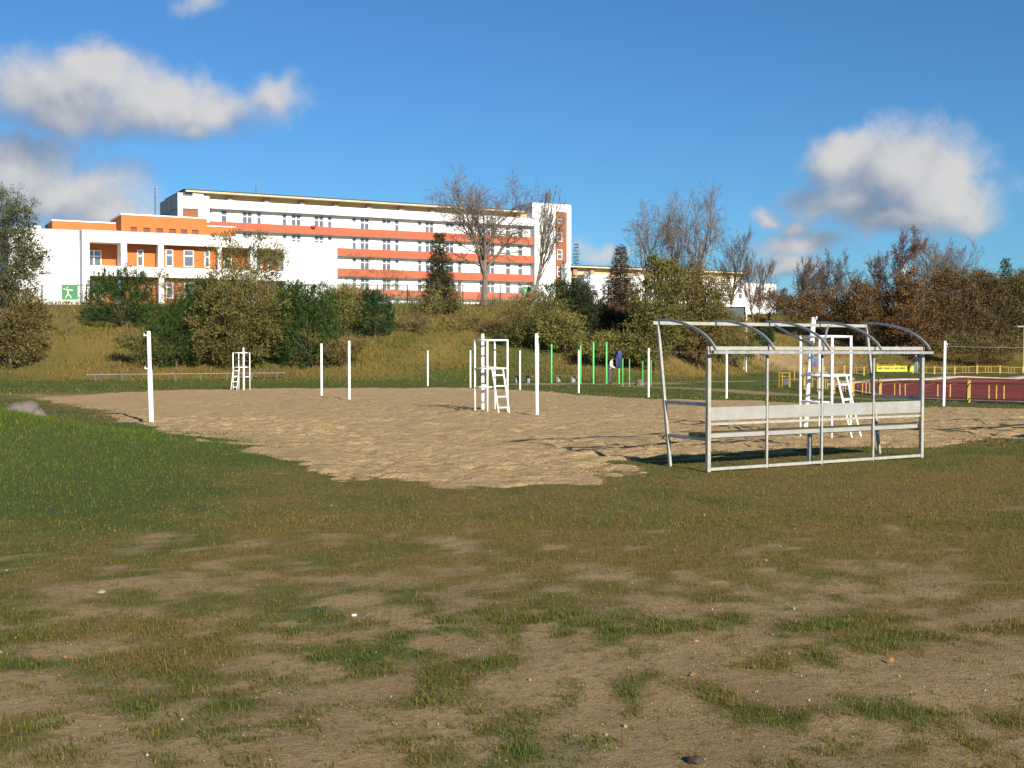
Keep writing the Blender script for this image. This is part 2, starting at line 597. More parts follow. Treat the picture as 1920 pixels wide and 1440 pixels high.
def mat_ground():
    m = bpy.data.materials.new('meadow_ground')
    m.use_nodes = True
    t = m.node_tree
    L = t.links.new
    b = t.nodes['Principled BSDF']
    b.inputs['Roughness'].default_value = 0.95
    b.inputs['Specular IOR Level'].default_value = 0.15
    geo = N(t, 'ShaderNodeNewGeometry')
    at_ = N(t, 'ShaderNodeAttribute', attribute_name='Col')
    sp = N(t, 'ShaderNodeSeparateColor')
    L(at_.outputs['Color'], sp.inputs[0])

    def noise(scale, detail=6, rough=0.6):
        n = N(t, 'ShaderNodeTexNoise')
        n.inputs['Scale'].default_value = scale
        n.inputs['Detail'].default_value = detail
        n.inputs['Roughness'].default_value = rough
        L(geo.outputs['Position'], n.inputs['Vector'])
        return n

    def mix(a, b_, f):
        x = N(t, 'ShaderNodeMix', data_type='RGBA')
        for s, v in (('A', a), ('B', b_)):
            if isinstance(v, tuple):
                x.inputs[s].default_value = (*v, 1)
            else:
                L(v, x.inputs[s])
        L(f, x.inputs['Factor'])
        return x.outputs['Result']

    def rng(v, a, c):
        r = N(t, 'ShaderNodeMapRange')
        r.inputs['From Min'].default_value = a
        r.inputs['From Max'].default_value = c
        L(v, r.inputs['Value'])
        return r.outputs[0]
    n1, n2, n3, n4 = noise(1.3), noise(14.0, 8, 0.7), noise(70.0, 4, 0.7), noise(0.25)
    soil = mix((0.235, 0.164, 0.078), (0.345, 0.248, 0.120), rng(n1.outputs['Fac'], 0.3, 0.7))
    soil = mix(soil, (0.150, 0.106, 0.060), rng(n2.outputs['Fac'], 0.52, 0.72))
    n5 = noise(32.0, 6, 0.75)
    soil = mix(soil, (0.135, 0.10, 0.052), rng(n5.outputs['Fac'], 0.56, 0.70))
    soil = mix(soil, (0.40, 0.33, 0.22), rng(n3.outputs['Fac'], 0.60, 0.74))
    dry = mix((0.125, 0.088, 0.024), (0.215, 0.156, 0.046), rng(n2.outputs['Fac'], 0.35, 0.65))
    lush = mix((0.048, 0.070, 0.016), (0.085, 0.105, 0.026), rng(n2.outputs['Fac'], 0.35, 0.65))
    gf = N(t, 'ShaderNodeMath', operation='MULTIPLY_ADD')
    gf.inputs[1].default_value = 0.7
    L(n1.outputs['Fac'], gf.inputs[0])
    L(sp.outputs['Green'], gf.inputs[2])
    grass = mix(dry, lush, rng(gf.outputs[0], 0.45, 1.05))
    cf = N(t, 'ShaderNodeMath', operation='MULTIPLY_ADD')
    cf.inputs[1].default_value = 0.8
    L(n2.outputs['Fac'], cf.inputs[0])
    L(sp.outputs['Red'], cf.inputs[2])
    c = mix(soil, grass, rng(cf.outputs[0], 0.66, 1.22))
    leaf = mix((0.23, 0.085, 0.028), (0.34, 0.135, 0.040), rng(n2.outputs['Fac'], 0.4, 0.6))
    lf = N(t, 'ShaderNodeMath', operation='MULTIPLY')
    L(sp.outputs['Blue'], lf.inputs[0])
    L(rng(n1.outputs['Fac'], 0.35, 0.6), lf.inputs[1])
    c = mix(c, leaf, lf.outputs[0])
    L(c, b.inputs['Base Color'])
    bp = N(t, 'ShaderNodeBump')
    bp.inputs['Strength'].default_value = 0.9
    bp.inputs['Distance'].default_value = 0.03
    ad = N(t, 'ShaderNodeMath', operation='MULTIPLY_ADD')
    ad.inputs[1].default_value = 0.5
    L(n3.outputs['Fac'], ad.inputs[0])
    L(n2.outputs['Fac'], ad.inputs[2])
    L(ad.outputs[0], bp.inputs['Height'])
    L(bp.outputs[0], b.inputs['Normal'])
    return m


def mat_sand():
    m = bpy.data.materials.new('beach_sand')
    m.use_nodes = True
    t = m.node_tree
    L = t.links.new
    b = t.nodes['Principled BSDF']
    b.inputs['Roughness'].default_value = 0.95
    b.inputs['Specular IOR Level'].default_value = 0.1
    geo = N(t, 'ShaderNodeNewGeometry')
    ns = []
    for s, d in ((0.35, 5), (6.5, 8), (34.0, 5)):
        n = N(t, 'ShaderNodeTexNoise')
        n.inputs['Scale'].default_value = s
        n.inputs['Detail'].default_value = d
        n.inputs['Roughness'].default_value = 0.62
        L(geo.outputs['Position'], n.inputs['Vector'])
        ns.append(n)
    x = N(t, 'ShaderNodeMix', data_type='RGBA')
    x.inputs['A'].default_value = (0.385, 0.265, 0.125, 1)
    x.inputs['B'].default_value = (0.505, 0.362, 0.188, 1)
    L(ns[0].outputs['Fac'], x.inputs['Factor'])
    y = N(t, 'ShaderNodeMix', data_type='RGBA')
    y.inputs['B'].default_value = (0.310, 0.208, 0.090, 1)
    mr = N(t, 'ShaderNodeMapRange')
    mr.inputs['From Min'].default_value = 0.50
    mr.inputs['From Max'].default_value = 0.74
    L(ns[1].outputs['Fac'], mr.inputs['Value'])
    L(mr.outputs[0], y.inputs['Factor'])
    L(x.outputs['Result'], y.inputs['A'])
    L(y.outputs['Result'], b.inputs['Base Color'])
    bp = N(t, 'ShaderNodeBump')
    bp.inputs['Strength'].default_value = 1.0
    bp.inputs['Distance'].default_value = 0.10
    ad = N(t, 'ShaderNodeMath', operation='MULTIPLY_ADD')
    ad.inputs[1].default_value = 0.35
    L(ns[2].outputs['Fac'], ad.inputs[0])
    L(ns[1].outputs['Fac'], ad.inputs[2])
    L(ad.outputs[0], bp.inputs['Height'])
    L(bp.outputs[0], b.inputs['Normal'])
    return m


M['ground'] = mat_ground()
M['sand'] = mat_sand()

# ------------------------------------------------------------------ ground, sand, track
def world_poly(pts):
    return np.array([[g.x, g.y] for g in (ground(px, py) for px, py in pts)])


def sdf(poly, x, y):
    """signed distance, positive inside"""
    x = np.asarray(x, float); y = np.asarray(y, float)
    d = np.full(x.shape, 1e9)
    ins = np.zeros(x.shape, bool)
    n = len(poly)
    for i in range(n):
        ax, ay = poly[i]; bx, by = poly[(i + 1) % n]
        ex, ey = bx - ax, by - ay
        t = np.clip(((x - ax) * ex + (y - ay) * ey) / (ex * ex + ey * ey + 1e-12), 0, 1)
        d = np.minimum(d, np.hypot(x - ax - t * ex, y - ay - t * ey))
        if abs(ey) > 1e-9:
            c = ((ay > y) != (by > y)) & (x < ex * (y - ay) / ey + ax)
            ins ^= c
    return np.where(ins, d, -d)


SAND = world_poly([(35, 742), (120, 755), (200, 772), (284, 796), (400, 822), (500, 850), (560, 866), (600, 872), (570, 894), (640, 900), (760, 903),
                   (900, 909), (1000, 905), (1110, 906), (1135, 884), (1185, 858), (1350, 850), (1550, 842), (1700, 838), (1850, 822), (1960, 808), (2150, 795),
                   (2150, 772), (1920, 767), (1780, 764), (1600, 759), (1400, 752), (1216, 749), (1100, 741), (1000, 733), (900, 728), (730, 727),
                   (500, 729), (300, 732), (100, 738), (35, 740)])
TRACK = np.array([(18.8, 41.0), (17.2, 47), (16.9, 52), (17.3, 58), (18.2, 66), (19.6, 71), (22.5, 77), (27, 82.5), (33, 87.5), (41, 92), (60, 96), (150, 97),
                  (150, 30), (60, 30), (30, 32), (22, 36)])


def sand_sd(x, y):
    return sdf(SAND, x, y) + (fbm(np.asarray(x) * 1.3, np.asarray(y) * 1.3, 31, 4) - 0.5) * 1.9 * (1 - 0.6 * sstep(25, 40, y))


def line_d(pts, x, y):
    d = np.full(np.shape(x), 1e9)
    for (ax, ay), (bx, by) in zip(pts[:-1], pts[1:]):
        ex, ey = bx - ax, by - ay
        t = np.clip(((x - ax) * ex + (y - ay) * ey) / (ex * ex + ey * ey), 0, 1)
        d = np.minimum(d, np.hypot(x - ax - t * ex, y - ay - t * ey))
    return d


PATH1 = world_poly([(1180, 724), (1300, 728), (1400, 735), (1500, 741), (1600, 747), (1700, 750), (1800, 753), (1920, 757), (2060, 762)])
PATH2 = world_poly([(1240, 716), (1330, 716), (1420, 714), (1500, 711), (1560, 712), (1600, 714)])
YARD = world_poly([(1010, 720), (1120, 719), (1230, 719)])


def masks(x, y):
    """grass cover, lushness, leaf litter"""
    n = 0.46 * fbm(x * 3.0, y * 2.4, 41, 3) + 0.44 * fbm(x * 7.0, y * 5.5, 42, 3) + 0.10 * fbm(x * 0.9, y * 0.9, 43, 3)
    nb = fbm(x * 0.35, y * 0.35, 47, 3)
    bias = np.interp(y, [3, 5.5, 7.5, 9.5, 12, 15, 25], [0.435, 0.455, 0.50, 0.60, 0.69, 0.83, 0.94])
    bias = bias + 0.015 * sstep(0.5, 3, x) * (1 - sstep(13, 17, y)) + 0.10 * sstep(-2.0, -5, x) * sstep(8, 11, y)
    cover = np.clip((n * 0.88 + nb * 0.12 - 0.5) * 4.6 + (bias - 0.5) * 3.4 + 0.5, 0, 1)
    lush = 0.36 + 1.5 * (0.45 * fbm(x * 0.5, y * 0.5, 53, 3) + 0.55 * fbm(x * 1.7, y * 1.5, 54, 3) - 0.5) + 0.06 * (1 - sstep(6, 10, y))
    lush = lush + 0.78 * sstep(-2.2, -6.0, x) * sstep(9, 13, y) * (1 - sstep(24, 30, y))
    lush = lush - 0.26 * sstep(0.5, 4, x) * (1 - sstep(14, 20, y)) - 0.14 * sstep(8, 11, y) * (1 - sstep(14, 18, y))
    far = sstep(30, 46, y)
    lush = lush * (1 - far) + far * (0.62 + 0.5 * (fbm(x * 0.15, y * 0.15, 57, 3) - 0.5))
    yb = 84 + 34 * sstep(8, 32, x)
    hill = sstep(-4, 4, y - yb)
    lush = lush * (1 - hill) + hill * (0.18 + 1.6 * (fbm(x * 0.2, y * 0.2, 61, 4) - 0.5))
    s = sand_sd(x, y)
    lush = lush - 0.3 * sstep(-1.2, 0.2, s) * sstep(20, 30, y)
    cover = cover * (1 - sstep(-0.3, 0.45, s + 1.6 * (fbm(x * 3.1, y * 3.1, 44, 2) - 0.5)))
    cover = np.where(hill > 0.5, np.maximum(cover, 0.95), cover)
    pn = (fbm(x * 0.5, y * 0.5, 67, 3) - 0.5) * 2.0
    p = 1 - sstep(0.5, 1.3, line_d(PATH1, x, y) + pn)
    p = np.maximum(p, 1 - sstep(0.5, 1.6, line_d(PATH2, x, y) + pn * 1.5))
    p = np.maximum(p, 1 - sstep(1.6, 2.9, line_d(YARD, x, y) + pn * 1.2))
    bare = np.exp(-0.5 * (((x - 29) / 5.0) ** 2 + ((y - 119) / 4.5) ** 2)) * 1.5 * (0.4 + nb)
    p = np.maximum(p, np.clip(bare, 0, 0.95))
    cover = cover * (1 - p)
    leaf = np.clip((fbm(x * 0.22, y * 0.22, 71, 4) - 0.44) * 5, 0, 1) * sstep(20, 27, x) * sstep(104, 122, y)
    return cover, np.clip(lush, 0, 1), leaf * 0.9


def grow(a, b, n, p):
    t = np.linspace(0, 1, n + 1)[1:]
    return a + (b - a) * t ** p


def make_ground():
    xs = np.concatenate([-(grow(13, 1800, 46, 3.0))[::-1], np.arange(-13, 13.01, 0.14), grow(13, 60, 80, 1.3), grow(60, 1800, 34, 3.0)])
    ys = np.concatenate([-grow(6, 900, 18, 3.0)[::-1] + 6 - 6, np.arange(-5.5, 4, 0.8), np.arange(4, 22, 0.12), np.arange(22, 46, 0.3), np.arange(46, 150, 0.7), grow(150, 2600, 34, 3.0)])
    X, Y = np.meshgrid(xs, ys)
    Z = terr(X, Y)
    near = 1 - sstep(24, 40, Y)
    Z = Z + near * (0.035 * (fbm(X * 2.2, Y * 2.2, 77, 4) - 0.5) + 0.018 * (fbm(X * 9, Y * 9, 78, 2) - 0.5))
    sd = sand_sd(X, Y)
    Z = Z - 0.10 * sstep(0.0, 0.6, sd)
    Z = Z - 0.06 * sstep(0.1, 1.0, sdf(TRACK, X, Y))
    c, l, f = masks(X, Y)
    V = np.stack([X.ravel(), Y.ravel(), Z.ravel()], 1)
    nx, ny = len(xs), len(ys)
    i = np.arange(nx * ny).reshape(ny, nx)
    F = np.stack([i[:-1, :-1].ravel(), i[:-1, 1:].ravel(), i[1:, 1:].ravel(), i[1:, :-1].ravel()], 1)
    me = mesh_np('ground', V, F, np.stack([c.ravel(), l.ravel(), f.ravel()], 1), True)
    o = link('ground', me, M['ground'])
    tag(o, 'worn meadow ground with bare soil patches rising to a grassy bank', 'ground', kind='structure')


def make_sand():
    xs = np.concatenate([np.arange(-17, 14, 0.10), np.arange(14, 46, 0.35)])
    ys = np.concatenate([np.arange(12, 30, 0.08), np.arange(30, 74, 0.24)])
    X, Y = np.meshgrid(xs, ys)
    sd = sand_sd(X, Y)
    foot = fbm(X * 1.9, Y * 1.9, 83, 3)
    dim = np.abs(fbm(X * 3.4, Y * 3.4, 89, 2) - 0.5)
    Z = terr(X, Y) + 0.010 + 0.11 * (foot - 0.5) - 0.07 * np.clip(0.10 - dim, 0, 1) * 5 * 0.35
    Z = Z + 0.06 * (fbm(X * 0.3, Y * 0.3, 85, 2) - 0.5)
    rs = np.random.default_rng(17)
    for _ in range(260):                      # people crossing the sand: lines of footprints with pushed-up rims
        fx, fy = rs.uniform(-13, 16), 13.5 + 26 * rs.random() ** 1.3
        a = rs.uniform(0, 2 * np.pi)
        for k in range(rs.integers(4, 14)):
            fx += 0.62 * np.cos(a); fy += 0.62 * np.sin(a); a += rs.normal(0, 0.2)
            qx, qy = fx - 0.11 * np.sin(a) * (-1) ** k, fy + 0.11 * np.cos(a) * (-1) ** k
            i0, i1 = np.searchsorted(xs, (qx - 0.5, qx + 0.5)); j0, j1 = np.searchsorted(ys, (qy - 0.5, qy + 0.5))
            if i1 - i0 < 2 or j1 - j0 < 2:
                continue
            dx, dy = X[j0:j1, i0:i1] - qx, Y[j0:j1, i0:i1] - qy
            u_, v_ = dx * np.cos(a) + dy * np.sin(a), -dx * np.sin(a) + dy * np.cos(a)
            r2 = (u_ / 0.15) ** 2 + (v_ / 0.085) ** 2
            Z[j0:j1, i0:i1] += 0.030 * np.exp(-0.5 * (np.sqrt(r2) - 1.9) ** 2 * 3) * 0.6 - 0.045 * np.exp(-0.5 * r2)
    Z = Z + np.minimum(0, sd * 0.22)
    i = np.arange(X.size).reshape(X.shape)
    ok = sd > -0.45
    q = ok[:-1, :-1] | ok[:-1, 1:] | ok[1:, 1:] | ok[1:, :-1]
    F = np.stack([i[:-1, :-1][q], i[:-1, 1:][q], i[1:, 1:][q], i[1:, :-1][q]], 1)
    used = np.unique(F)
    rm = np.full(X.size, -1); rm[used] = np.arange(len(used))
    V = np.stack([X.ravel(), Y.ravel(), Z.ravel()], 1)[used]
    o = link('sand', mesh_np('sand', V, rm[F], None, True), M['sand'])
    tag(o, 'trampled yellow sand of the beach volleyball courts', 'sand', kind='structure')


def make_track():
    def sheet(name, poly, dz, m, label, cat):
        bm = bmesh.new()
        vs_ = [bm.verts.new((x, y, 0)) for x, y in poly]
        bm.faces.new(vs_)
        bmesh.ops.triangulate(bm, faces=bm.faces[:])
        bmesh.ops.subdivide_edges(bm, edges=bm.edges[:], cuts=3, use_grid_fill=True)
        for v in bm.verts:
            v.co.z = tz(v.co.x, v.co.y) + dz
        me = bpy.data.meshes.new(name)
        bm.to_mesh(me); bm.free()
        o = link(name, me, m)
        return tag(o, label, cat, kind='structure')

    def offset(poly, d):
        out = []
        n = len(poly)
        for k in range(n):
            a, b = Vector(poly[k - 1]), Vector(poly[(k + 1) % n])
            e = (b - a).normalized()
            out.append((poly[k][0] + e.y * -d, poly[k][1] + e.x * d))
        return out
    t = sheet('running_track', TRACK, 0.02, M['track'], 'red running track at the right behind the yellow railing', 'track')
    pl = [tuple(p) for p in TRACK[:12]]
    # raised pale kerb along the far edge, lane lines parallel to the edge
    def strip(name, pts, w, h, dz, m, parent):
        b = MB()
        for a, c in zip(pts[:-1], pts[1:]):
            n = max(1, int((Vector(c) - Vector(a)).length / 3))
            for k in range(n):
                p = Vector(a).lerp(Vector(c), k / n); q = Vector(a).lerp(Vector(c), (k + 1) / n)
                b.bar((p.x, p.y, tz(p.x, p.y) + dz), (q.x, q.y, tz(q.x, q.y) + dz), w, h)
        return b.build(name, m, parent)
    strip('kerb', pl[5:], 0.9, 0.14, 0.05, M['kerb'], t)
    strip('inner_kerb', pl[:5], 0.25, 0.10, 0.04, M['kerb'], t)
    off = list(pl)
    for k in range(5):
        off = offset(off, -1.25)
        strip('lane_line', off, 0.07, 0.01, 0.022, M['line'], t)


make_ground()
make_sand()
make_track()


# ------------------------------------------------------------------ grass (stuff)
RNG = np.random.default_rng(7)
GREENS = np.array([(0.062, 0.105, 0.012), (0.088, 0.130, 0.017), (0.048, 0.085, 0.012), (0.110, 0.135, 0.019)])
DRYS = np.array([(0.200, 0.146, 0.036), (0.145, 0.098, 0.026), (0.250, 0.188, 0.055), (0.135, 0.122, 0.022)])


def blades(P, length, width, green, lean=0.55, two=True, rng=RNG):
    """P (n,3) roots; returns V,F,C of tapered bent blades (2 quads as 3 tris or a single tri)"""
    n = len(P)
    a = rng.uniform(0, 2 * np.pi, n)
    ld = rng.uniform(0, 2 * np.pi, n)
    le = np.abs(rng.normal(0, lean, n)).clip(0, 1.45)
    dirv = np.stack([np.cos(ld) * np.sin(le), np.sin(ld) * np.sin(le), np.cos(le)], 1)
    side = np.stack([np.cos(a), np.sin(a), np.zeros(n)], 1) * (width / 2)[:, None]
    tip = P + dirv * length[:, None]
    tip[:, 2] -= 0.15 * length * le
    g = rng.random(n) < green
    c = np.where(g[:, None], GREENS[rng.integers(0, len(GREENS), n)], DRYS[rng.integers(0, len(DRYS), n)])
    c = c * rng.uniform(0.75, 1.25, n)[:, None]
    if two:
        mid = P + dirv * (length * 0.55)[:, None] + np.array([0, 0, 1.0]) * (length * 0.10)[:, None]
        V = np.stack([P - side, P + side, mid + side * 0.75, mid - side * 0.75, tip], 1).reshape(-1, 3)
        b = np.arange(n)[:, None] * 5
        F = np.concatenate([b + np.array([[0, 1, 2]]), b + np.array([[0, 2, 3]]), b + np.array([[3, 2, 4]])])
        C = np.repeat(c, 5, 0)
    else:
        V = np.stack([P - side, P + side, tip], 1).reshape(-1, 3)
        F = np.arange(n)[:, None] * 3 + np.array([[0, 1, 2]])
        C = np.repeat(c, 3, 0)
    return V, F, C


def brighter(k, *a):
    V, F, C = blades(*a)
    return V, F, C * k


def merge(parts):
    Vs, Fs, Cs, o = [], [], [], 0
    for V, F, C in parts:
        Vs.append(V); Fs.append(F + o); Cs.append(C); o += len(V)
    return np.concatenate(Vs), np.concatenate(Fs), np.concatenate(Cs)


def frustum_pts(n, y0, y1, margin=1.2, power=1.0):
    y = y0 + (y1 - y0) * RNG.random(n) ** power
    half = 0.455 * y + margin
    return RNG.uniform(-1, 1, n) * half, y


def micro(x, y):
    near = 1 - sstep(24, 40, y)
    return near * (0.035 * (fbm(x * 2.2, y * 2.2, 77, 4) - 0.5) + 0.018 * (fbm(x * 9, y * 9, 78, 2) - 0.5))


def make_grass():
    parts = []
    # clumped turf in the foreground
    for (n, y0, y1, per, sig, l0, l1, w, two) in ((6400, 3.6, 7.5, 17, 0.030, 0.010, 0.046, 0.0034, True),
                                                  (9000, 7.0, 12.0, 13, 0.05, 0.009, 0.032, 0.0050, False),
                                                  (11000, 11.0, 21.0, 11, 0.09, 0.010, 0.030, 0.0095, False)):
        x, y = frustum_pts(n * 3, y0, y1, 1.2, 0.9)
        c, l, f = masks(x, y)
        keep = RNG.random(len(x)) < np.clip(c * 1.05, 0.05, 1) ** 1.0
        x, y, c, l = x[keep], y[keep], c[keep], l[keep]
        k = len(x)
        size = RNG.uniform(0.5, 1.5, k) * (0.6 + 0.5 * c)
        xx = np.repeat(x, per) + RNG.normal(0, 1, k * per) * sig * np.repeat(size, per)
        yy = np.repeat(y, per) + RNG.normal(0, 1, k * per) * sig * np.repeat(size, per)
        z = terr(xx, yy) + micro(xx, yy) - 0.006
        ln = RNG.uniform(l0, l1, k * per) * np.repeat(size, per) ** 0.5
        g = np.clip(np.repeat(l, per) * 1.05 + 0.06, 0.08, 0.95)
        parts.append(blades(np.stack([xx, yy, z], 1), ln, np.full(k * per, w), g, 1.12, two))
        # flattened dead straw between the tufts
        m_ = n * 3
        xs_, ys_ = frustum_pts(m_, y0, y1, 1.0, 0.9)
        cs_, _, _ = masks(xs_, ys_)
        kp = (RNG.random(m_) < 0.25 + 0.75 * cs_) & (sand_sd(xs_, ys_) < 0.1)
        xs_, ys_ = xs_[kp], ys_[kp]
        parts.append(blades(np.stack([xs_, ys_, terr(xs_, ys_) + micro(xs_, ys_) + 0.002], 1), RNG.uniform(0.02, 0.06, len(xs_)), np.full(len(xs_), w * 0.8), np.full(len(xs_), 0.12), 1.35, False))
    # taller lush grass on the left mound
    x = RNG.uniform(-13.5, -3.4, 95000); y = RNG.uniform(12.8, 25, 95000)
    hgt = np.exp(-0.5 * (((x + 9.6) / 3.2) ** 2 + ((y - 18.0) / 3.6) ** 2))
    keep = (RNG.random(len(x)) < hgt * 1.25) & (np.abs(x) < 0.47 * y + 1)
    x, y, hgt = x[keep], y[keep], hgt[keep]
    cl = fbm(x * 1.2, y * 1.2, 95, 3)
    ln = RNG.uniform(0.04, 0.12, len(x)) * (0.4 + 0.7 * hgt) * (0.4 + 1.2 * cl)
    parts.append(brighter(1.28, np.stack([x, y, terr(x, y) + micro(x, y) - 0.01], 1), ln, np.full(len(x), 0.010), np.clip(0.90 + 0.5 * (cl - 0.4), 0, 0.98), 0.8, False))
    # grass around the sand edge and beyond
    x, y = frustum_pts(70000, 20, 46, 2)
    c, l, f = masks(x, y)
    keep = RNG.random(len(x)) < c * 0.9
    x, y, l = x[keep], y[keep], l[keep]
    parts.append(blades(np.stack([x, y, terr(x, y) - 0.005], 1), RNG.uniform(0.03, 0.08, len(x)), np.full(len(x), 0.022), np.clip(l + 0.15, 0, 0.95), 0.8, False))
    x, y = frustum_pts(60000, 44, 92, 2)
    c, l, f = masks(x, y)
    keep = (RNG.random(len(x)) < c * 0.9) & (sdf(TRACK, x, y) < -0.1)
    x, y, l = x[keep], y[keep], l[keep]
    parts.append(blades(np.stack([x, y, terr(x, y) - 0.005], 1), RNG.uniform(0.04, 0.11, len(x)), np.full(len(x), 0.05), np.clip(l + 0.15, 0, 0.9), 0.8, False))
    V, F, C = merge([p for p in parts])
    o = link('grass', mesh_np('grass', V, F, C), M['grassblade'])
    tag(o, 'short patchy grass growing over the worn field', 'grass', kind='stuff')
    # long dry grass on the bank
    parts = []
    x = RNG.uniform(-62, 78, 150000); y = RNG.uniform(80, 152, 150000)
    yb = 84 + 34 * sstep(8, 32, x)
    keep = (y > yb - 5 + 3 * vnoise(x * 0.3, y * 0.3, 3)) & (y < yb + 28) & (np.abs(x) < 0.46 * y + 3)
    x, y = x[keep], y[keep]
    c, l, f = masks(x, y)
    k2 = RNG.random(len(x)) < c
    x, y, l = x[k2], y[k2], l[k2]
    cl = fbm(x * 0.5, y * 0.5, 99, 3)
    rise = sstep(-4, 5, y - (84 + 34 * sstep(8, 32, x)))
    ln = RNG.uniform(0.18, 0.55, len(x)) * (0.35 + cl * 1.2) * (0.35 + 0.65 * rise)
    Vb, Fb, Cb = blades(np.stack([x, y, terr(x, y) - 0.02], 1), ln, np.full(len(x), 0.075), np.clip(l * 1.1 + 0.08, 0.05, 0.8), 0.55, False)
    o = link('tall_grass', mesh_np('tall_grass', Vb, Fb, Cb), M['grassblade'])
    tag(o, 'long golden dry grass covering the bank below the buildings', 'grass', kind='stuff')


make_grass()


def make_litter():
    # pebbles and crumbs on bare soil
    V, F, C, o = [], [], [], 0
    base = np.array([(1, 0, 0), (-1, 0, 0), (0, 1, 0), (0, -1, 0), (0, 0, 1), (0, 0, -0.6)], float)
    tri = np.array([(0, 2, 4), (2, 1, 4), (1, 3, 4), (3, 0, 4), (2, 0, 5), (1, 2, 5), (3, 1, 5), (0, 3, 5)])
    x, y = frustum_pts(4200, 3.8, 14, 0.6, 1.2)
    c, l, f = masks(x, y)
    keep = RNG.random(len(x)) < (1 - c) * 0.9 + 0.05
    x, y = x[keep], y[keep]
    z = terr(x, y) + micro(x, y)
    for i in range(len(x)):
        s = RNG.uniform(0.002, 0.0065) * (1 if RNG.random() > 0.02 else 2.2)
        b = base * (s * RNG.uniform(0.7, 1.4, 3)) * RNG.uniform(0.8, 1.2, (6, 1))
        V.append(b + (x[i], y[i], z[i] + s * 0.2)); F.append(tri + o); o += 6
        t = RNG.random()
        col = (0.27, 0.21, 0.14) if t < 0.66 else ((0.40, 0.36, 0.29) if t < 0.80 else (0.16, 0.12, 0.08))
        C.append(np.tile(np.array(col), (6, 1)))
    m = mat_leaf('pebble', 0.0, 0.85)
    ob = link('pebbles', mesh_np('pebbles', np.concatenate(V), np.concatenate(F), np.concatenate(C)), m)
    tag(ob, 'small pale pebbles scattered over the bare soil', 'pebbles', kind='stuff')
    # fallen leaves: in the foreground and on the right bank
    P, S, K = [], [], []
    x, y = frustum_pts(170, 4.2, 20, 0.5, 0.9)
    P.append(np.stack([x, y, terr(x, y) + micro(x, y) + 0.012], 1)); S.append(RNG.uniform(0.018, 0.04, len(x)))
    x = RNG.uniform(18, 78, 26000); y = RNG.uniform(104, 150, 26000)
    c, l, f = masks(x, y)
    k = RNG.random(len(x)) < f
    x, y = x[k], y[k]
    P.append(np.stack([x, y, terr(x, y) + 0.06 + RNG.random(len(x)) * 0.12], 1)); S.append(RNG.uniform(0.06, 0.12, len(x)))
    P = np.concatenate(P); S = np.concatenate(S)
    V, F, C = leafquads(P, RNG.normal(0, 1, (len(P), 3)), S, S * 0.7, np.array([(0.36, 0.15, 0.045), (0.26, 0.10, 0.03), (0.42, 0.22, 0.07), (0.20, 0.09, 0.04)]))
    ob = link('fallen_leaves', mesh_np('fallen_leaves', V, F, C), M['leaf'])
    tag(ob, 'orange brown fallen leaves lying on the ground', 'leaves', kind='stuff')


def leafquads(P, D, ln, wd, cols, rng=RNG, bright=(0.75, 1.25)):
    """rhombic leaves at P pointing along D"""
    n = len(P)
    D = D / (np.linalg.norm(D, axis=1, keepdims=True) + 1e-9)
    R = rng.normal(0, 1, (n, 3))
    S = np.cross(D, R); S /= (np.linalg.norm(S, axis=1, keepdims=True) + 1e-9)
    ln = np.broadcast_to(ln, (n,))[:, None]; wd = np.broadcast_to(wd, (n,))[:, None]
    V = np.stack([P, P + D * ln * 0.5 + S * wd * 0.5, P + D * ln, P + D * ln * 0.5 - S * wd * 0.5], 1).reshape(-1, 3)
    F = np.arange(n)[:, None] * 4 + np.array([[0, 1, 2, 3]])
    c = cols[rng.integers(0, len(cols), n)] * rng.uniform(bright[0], bright[1], n)[:, None]
    return V, F, np.repeat(c, 4, 0)


make_litter()

# ------------------------------------------------------------------ buildings
TH = math.radians(27.7)
UX, UY = math.cos(TH), math.sin(TH)
BZ = 5.6


def s_on(px, ox, oy):
    r = (px - CX) / FPX
    return (r * oy - ox) / (UX - UY * r)


def zat(py, Y):
    return CAMZ + (656 - py) / FPX * Y


def wall_open(mb, x0, x1, z0, z1, y0, y1, ops):
    """wall slab in local x-z, thickness y0..y1, rectangular openings (xa,xb,za,zb)"""
    xs = sorted(set([x0, x1] + [v for o in ops for v in o[:2] if x0 < v < x1]))
    zs = sorted(set([z0, z1] + [v for o in ops for v in o[2:] if z0 < v < z1]))

    def solid(i, k):
        if i < 0 or k < 0 or i >= len(xs) - 1 or k >= len(zs) - 1:
            return False
        cx, cz = (xs[i] + xs[i + 1]) / 2, (zs[k] + zs[k + 1]) / 2
        return not any(a < cx < b and c < cz < d for a, b, c, d in ops)
    for i in range(len(xs) - 1):
        for k in range(len(zs) - 1):
            if not solid(i, k):
                continue
            a, b, c, d = xs[i], xs[i + 1], zs[k], zs[k + 1]
            mb.add([(a, y0, c), (b, y0, c), (b, y0, d), (a, y0, d)], [(0, 1, 2, 3)])
            mb.add([(a, y1, c), (b, y1, c), (b, y1, d), (a, y1, d)], [(3, 2, 1, 0)])
            if not solid(i - 1, k):
                mb.add([(a, y0, c), (a, y0, d), (a, y1, d), (a, y1, c)], [(0, 1, 2, 3)])
            if not solid(i + 1, k):
                mb.add([(b, y0, c), (b, y1, c), (b, y1, d), (b, y0, d)], [(0, 1, 2, 3)])
            if not solid(i, k - 1):
                mb.add([(a, y0, c), (a, y1, c), (b, y1, c), (b, y0, c)], [(0, 1, 2, 3)])
            if not solid(i, k + 1):
                mb.add([(a, y0, d), (b, y0, d), (b, y1, d), (a, y1, d)], [(0, 1, 2, 3)])


WIN = {}


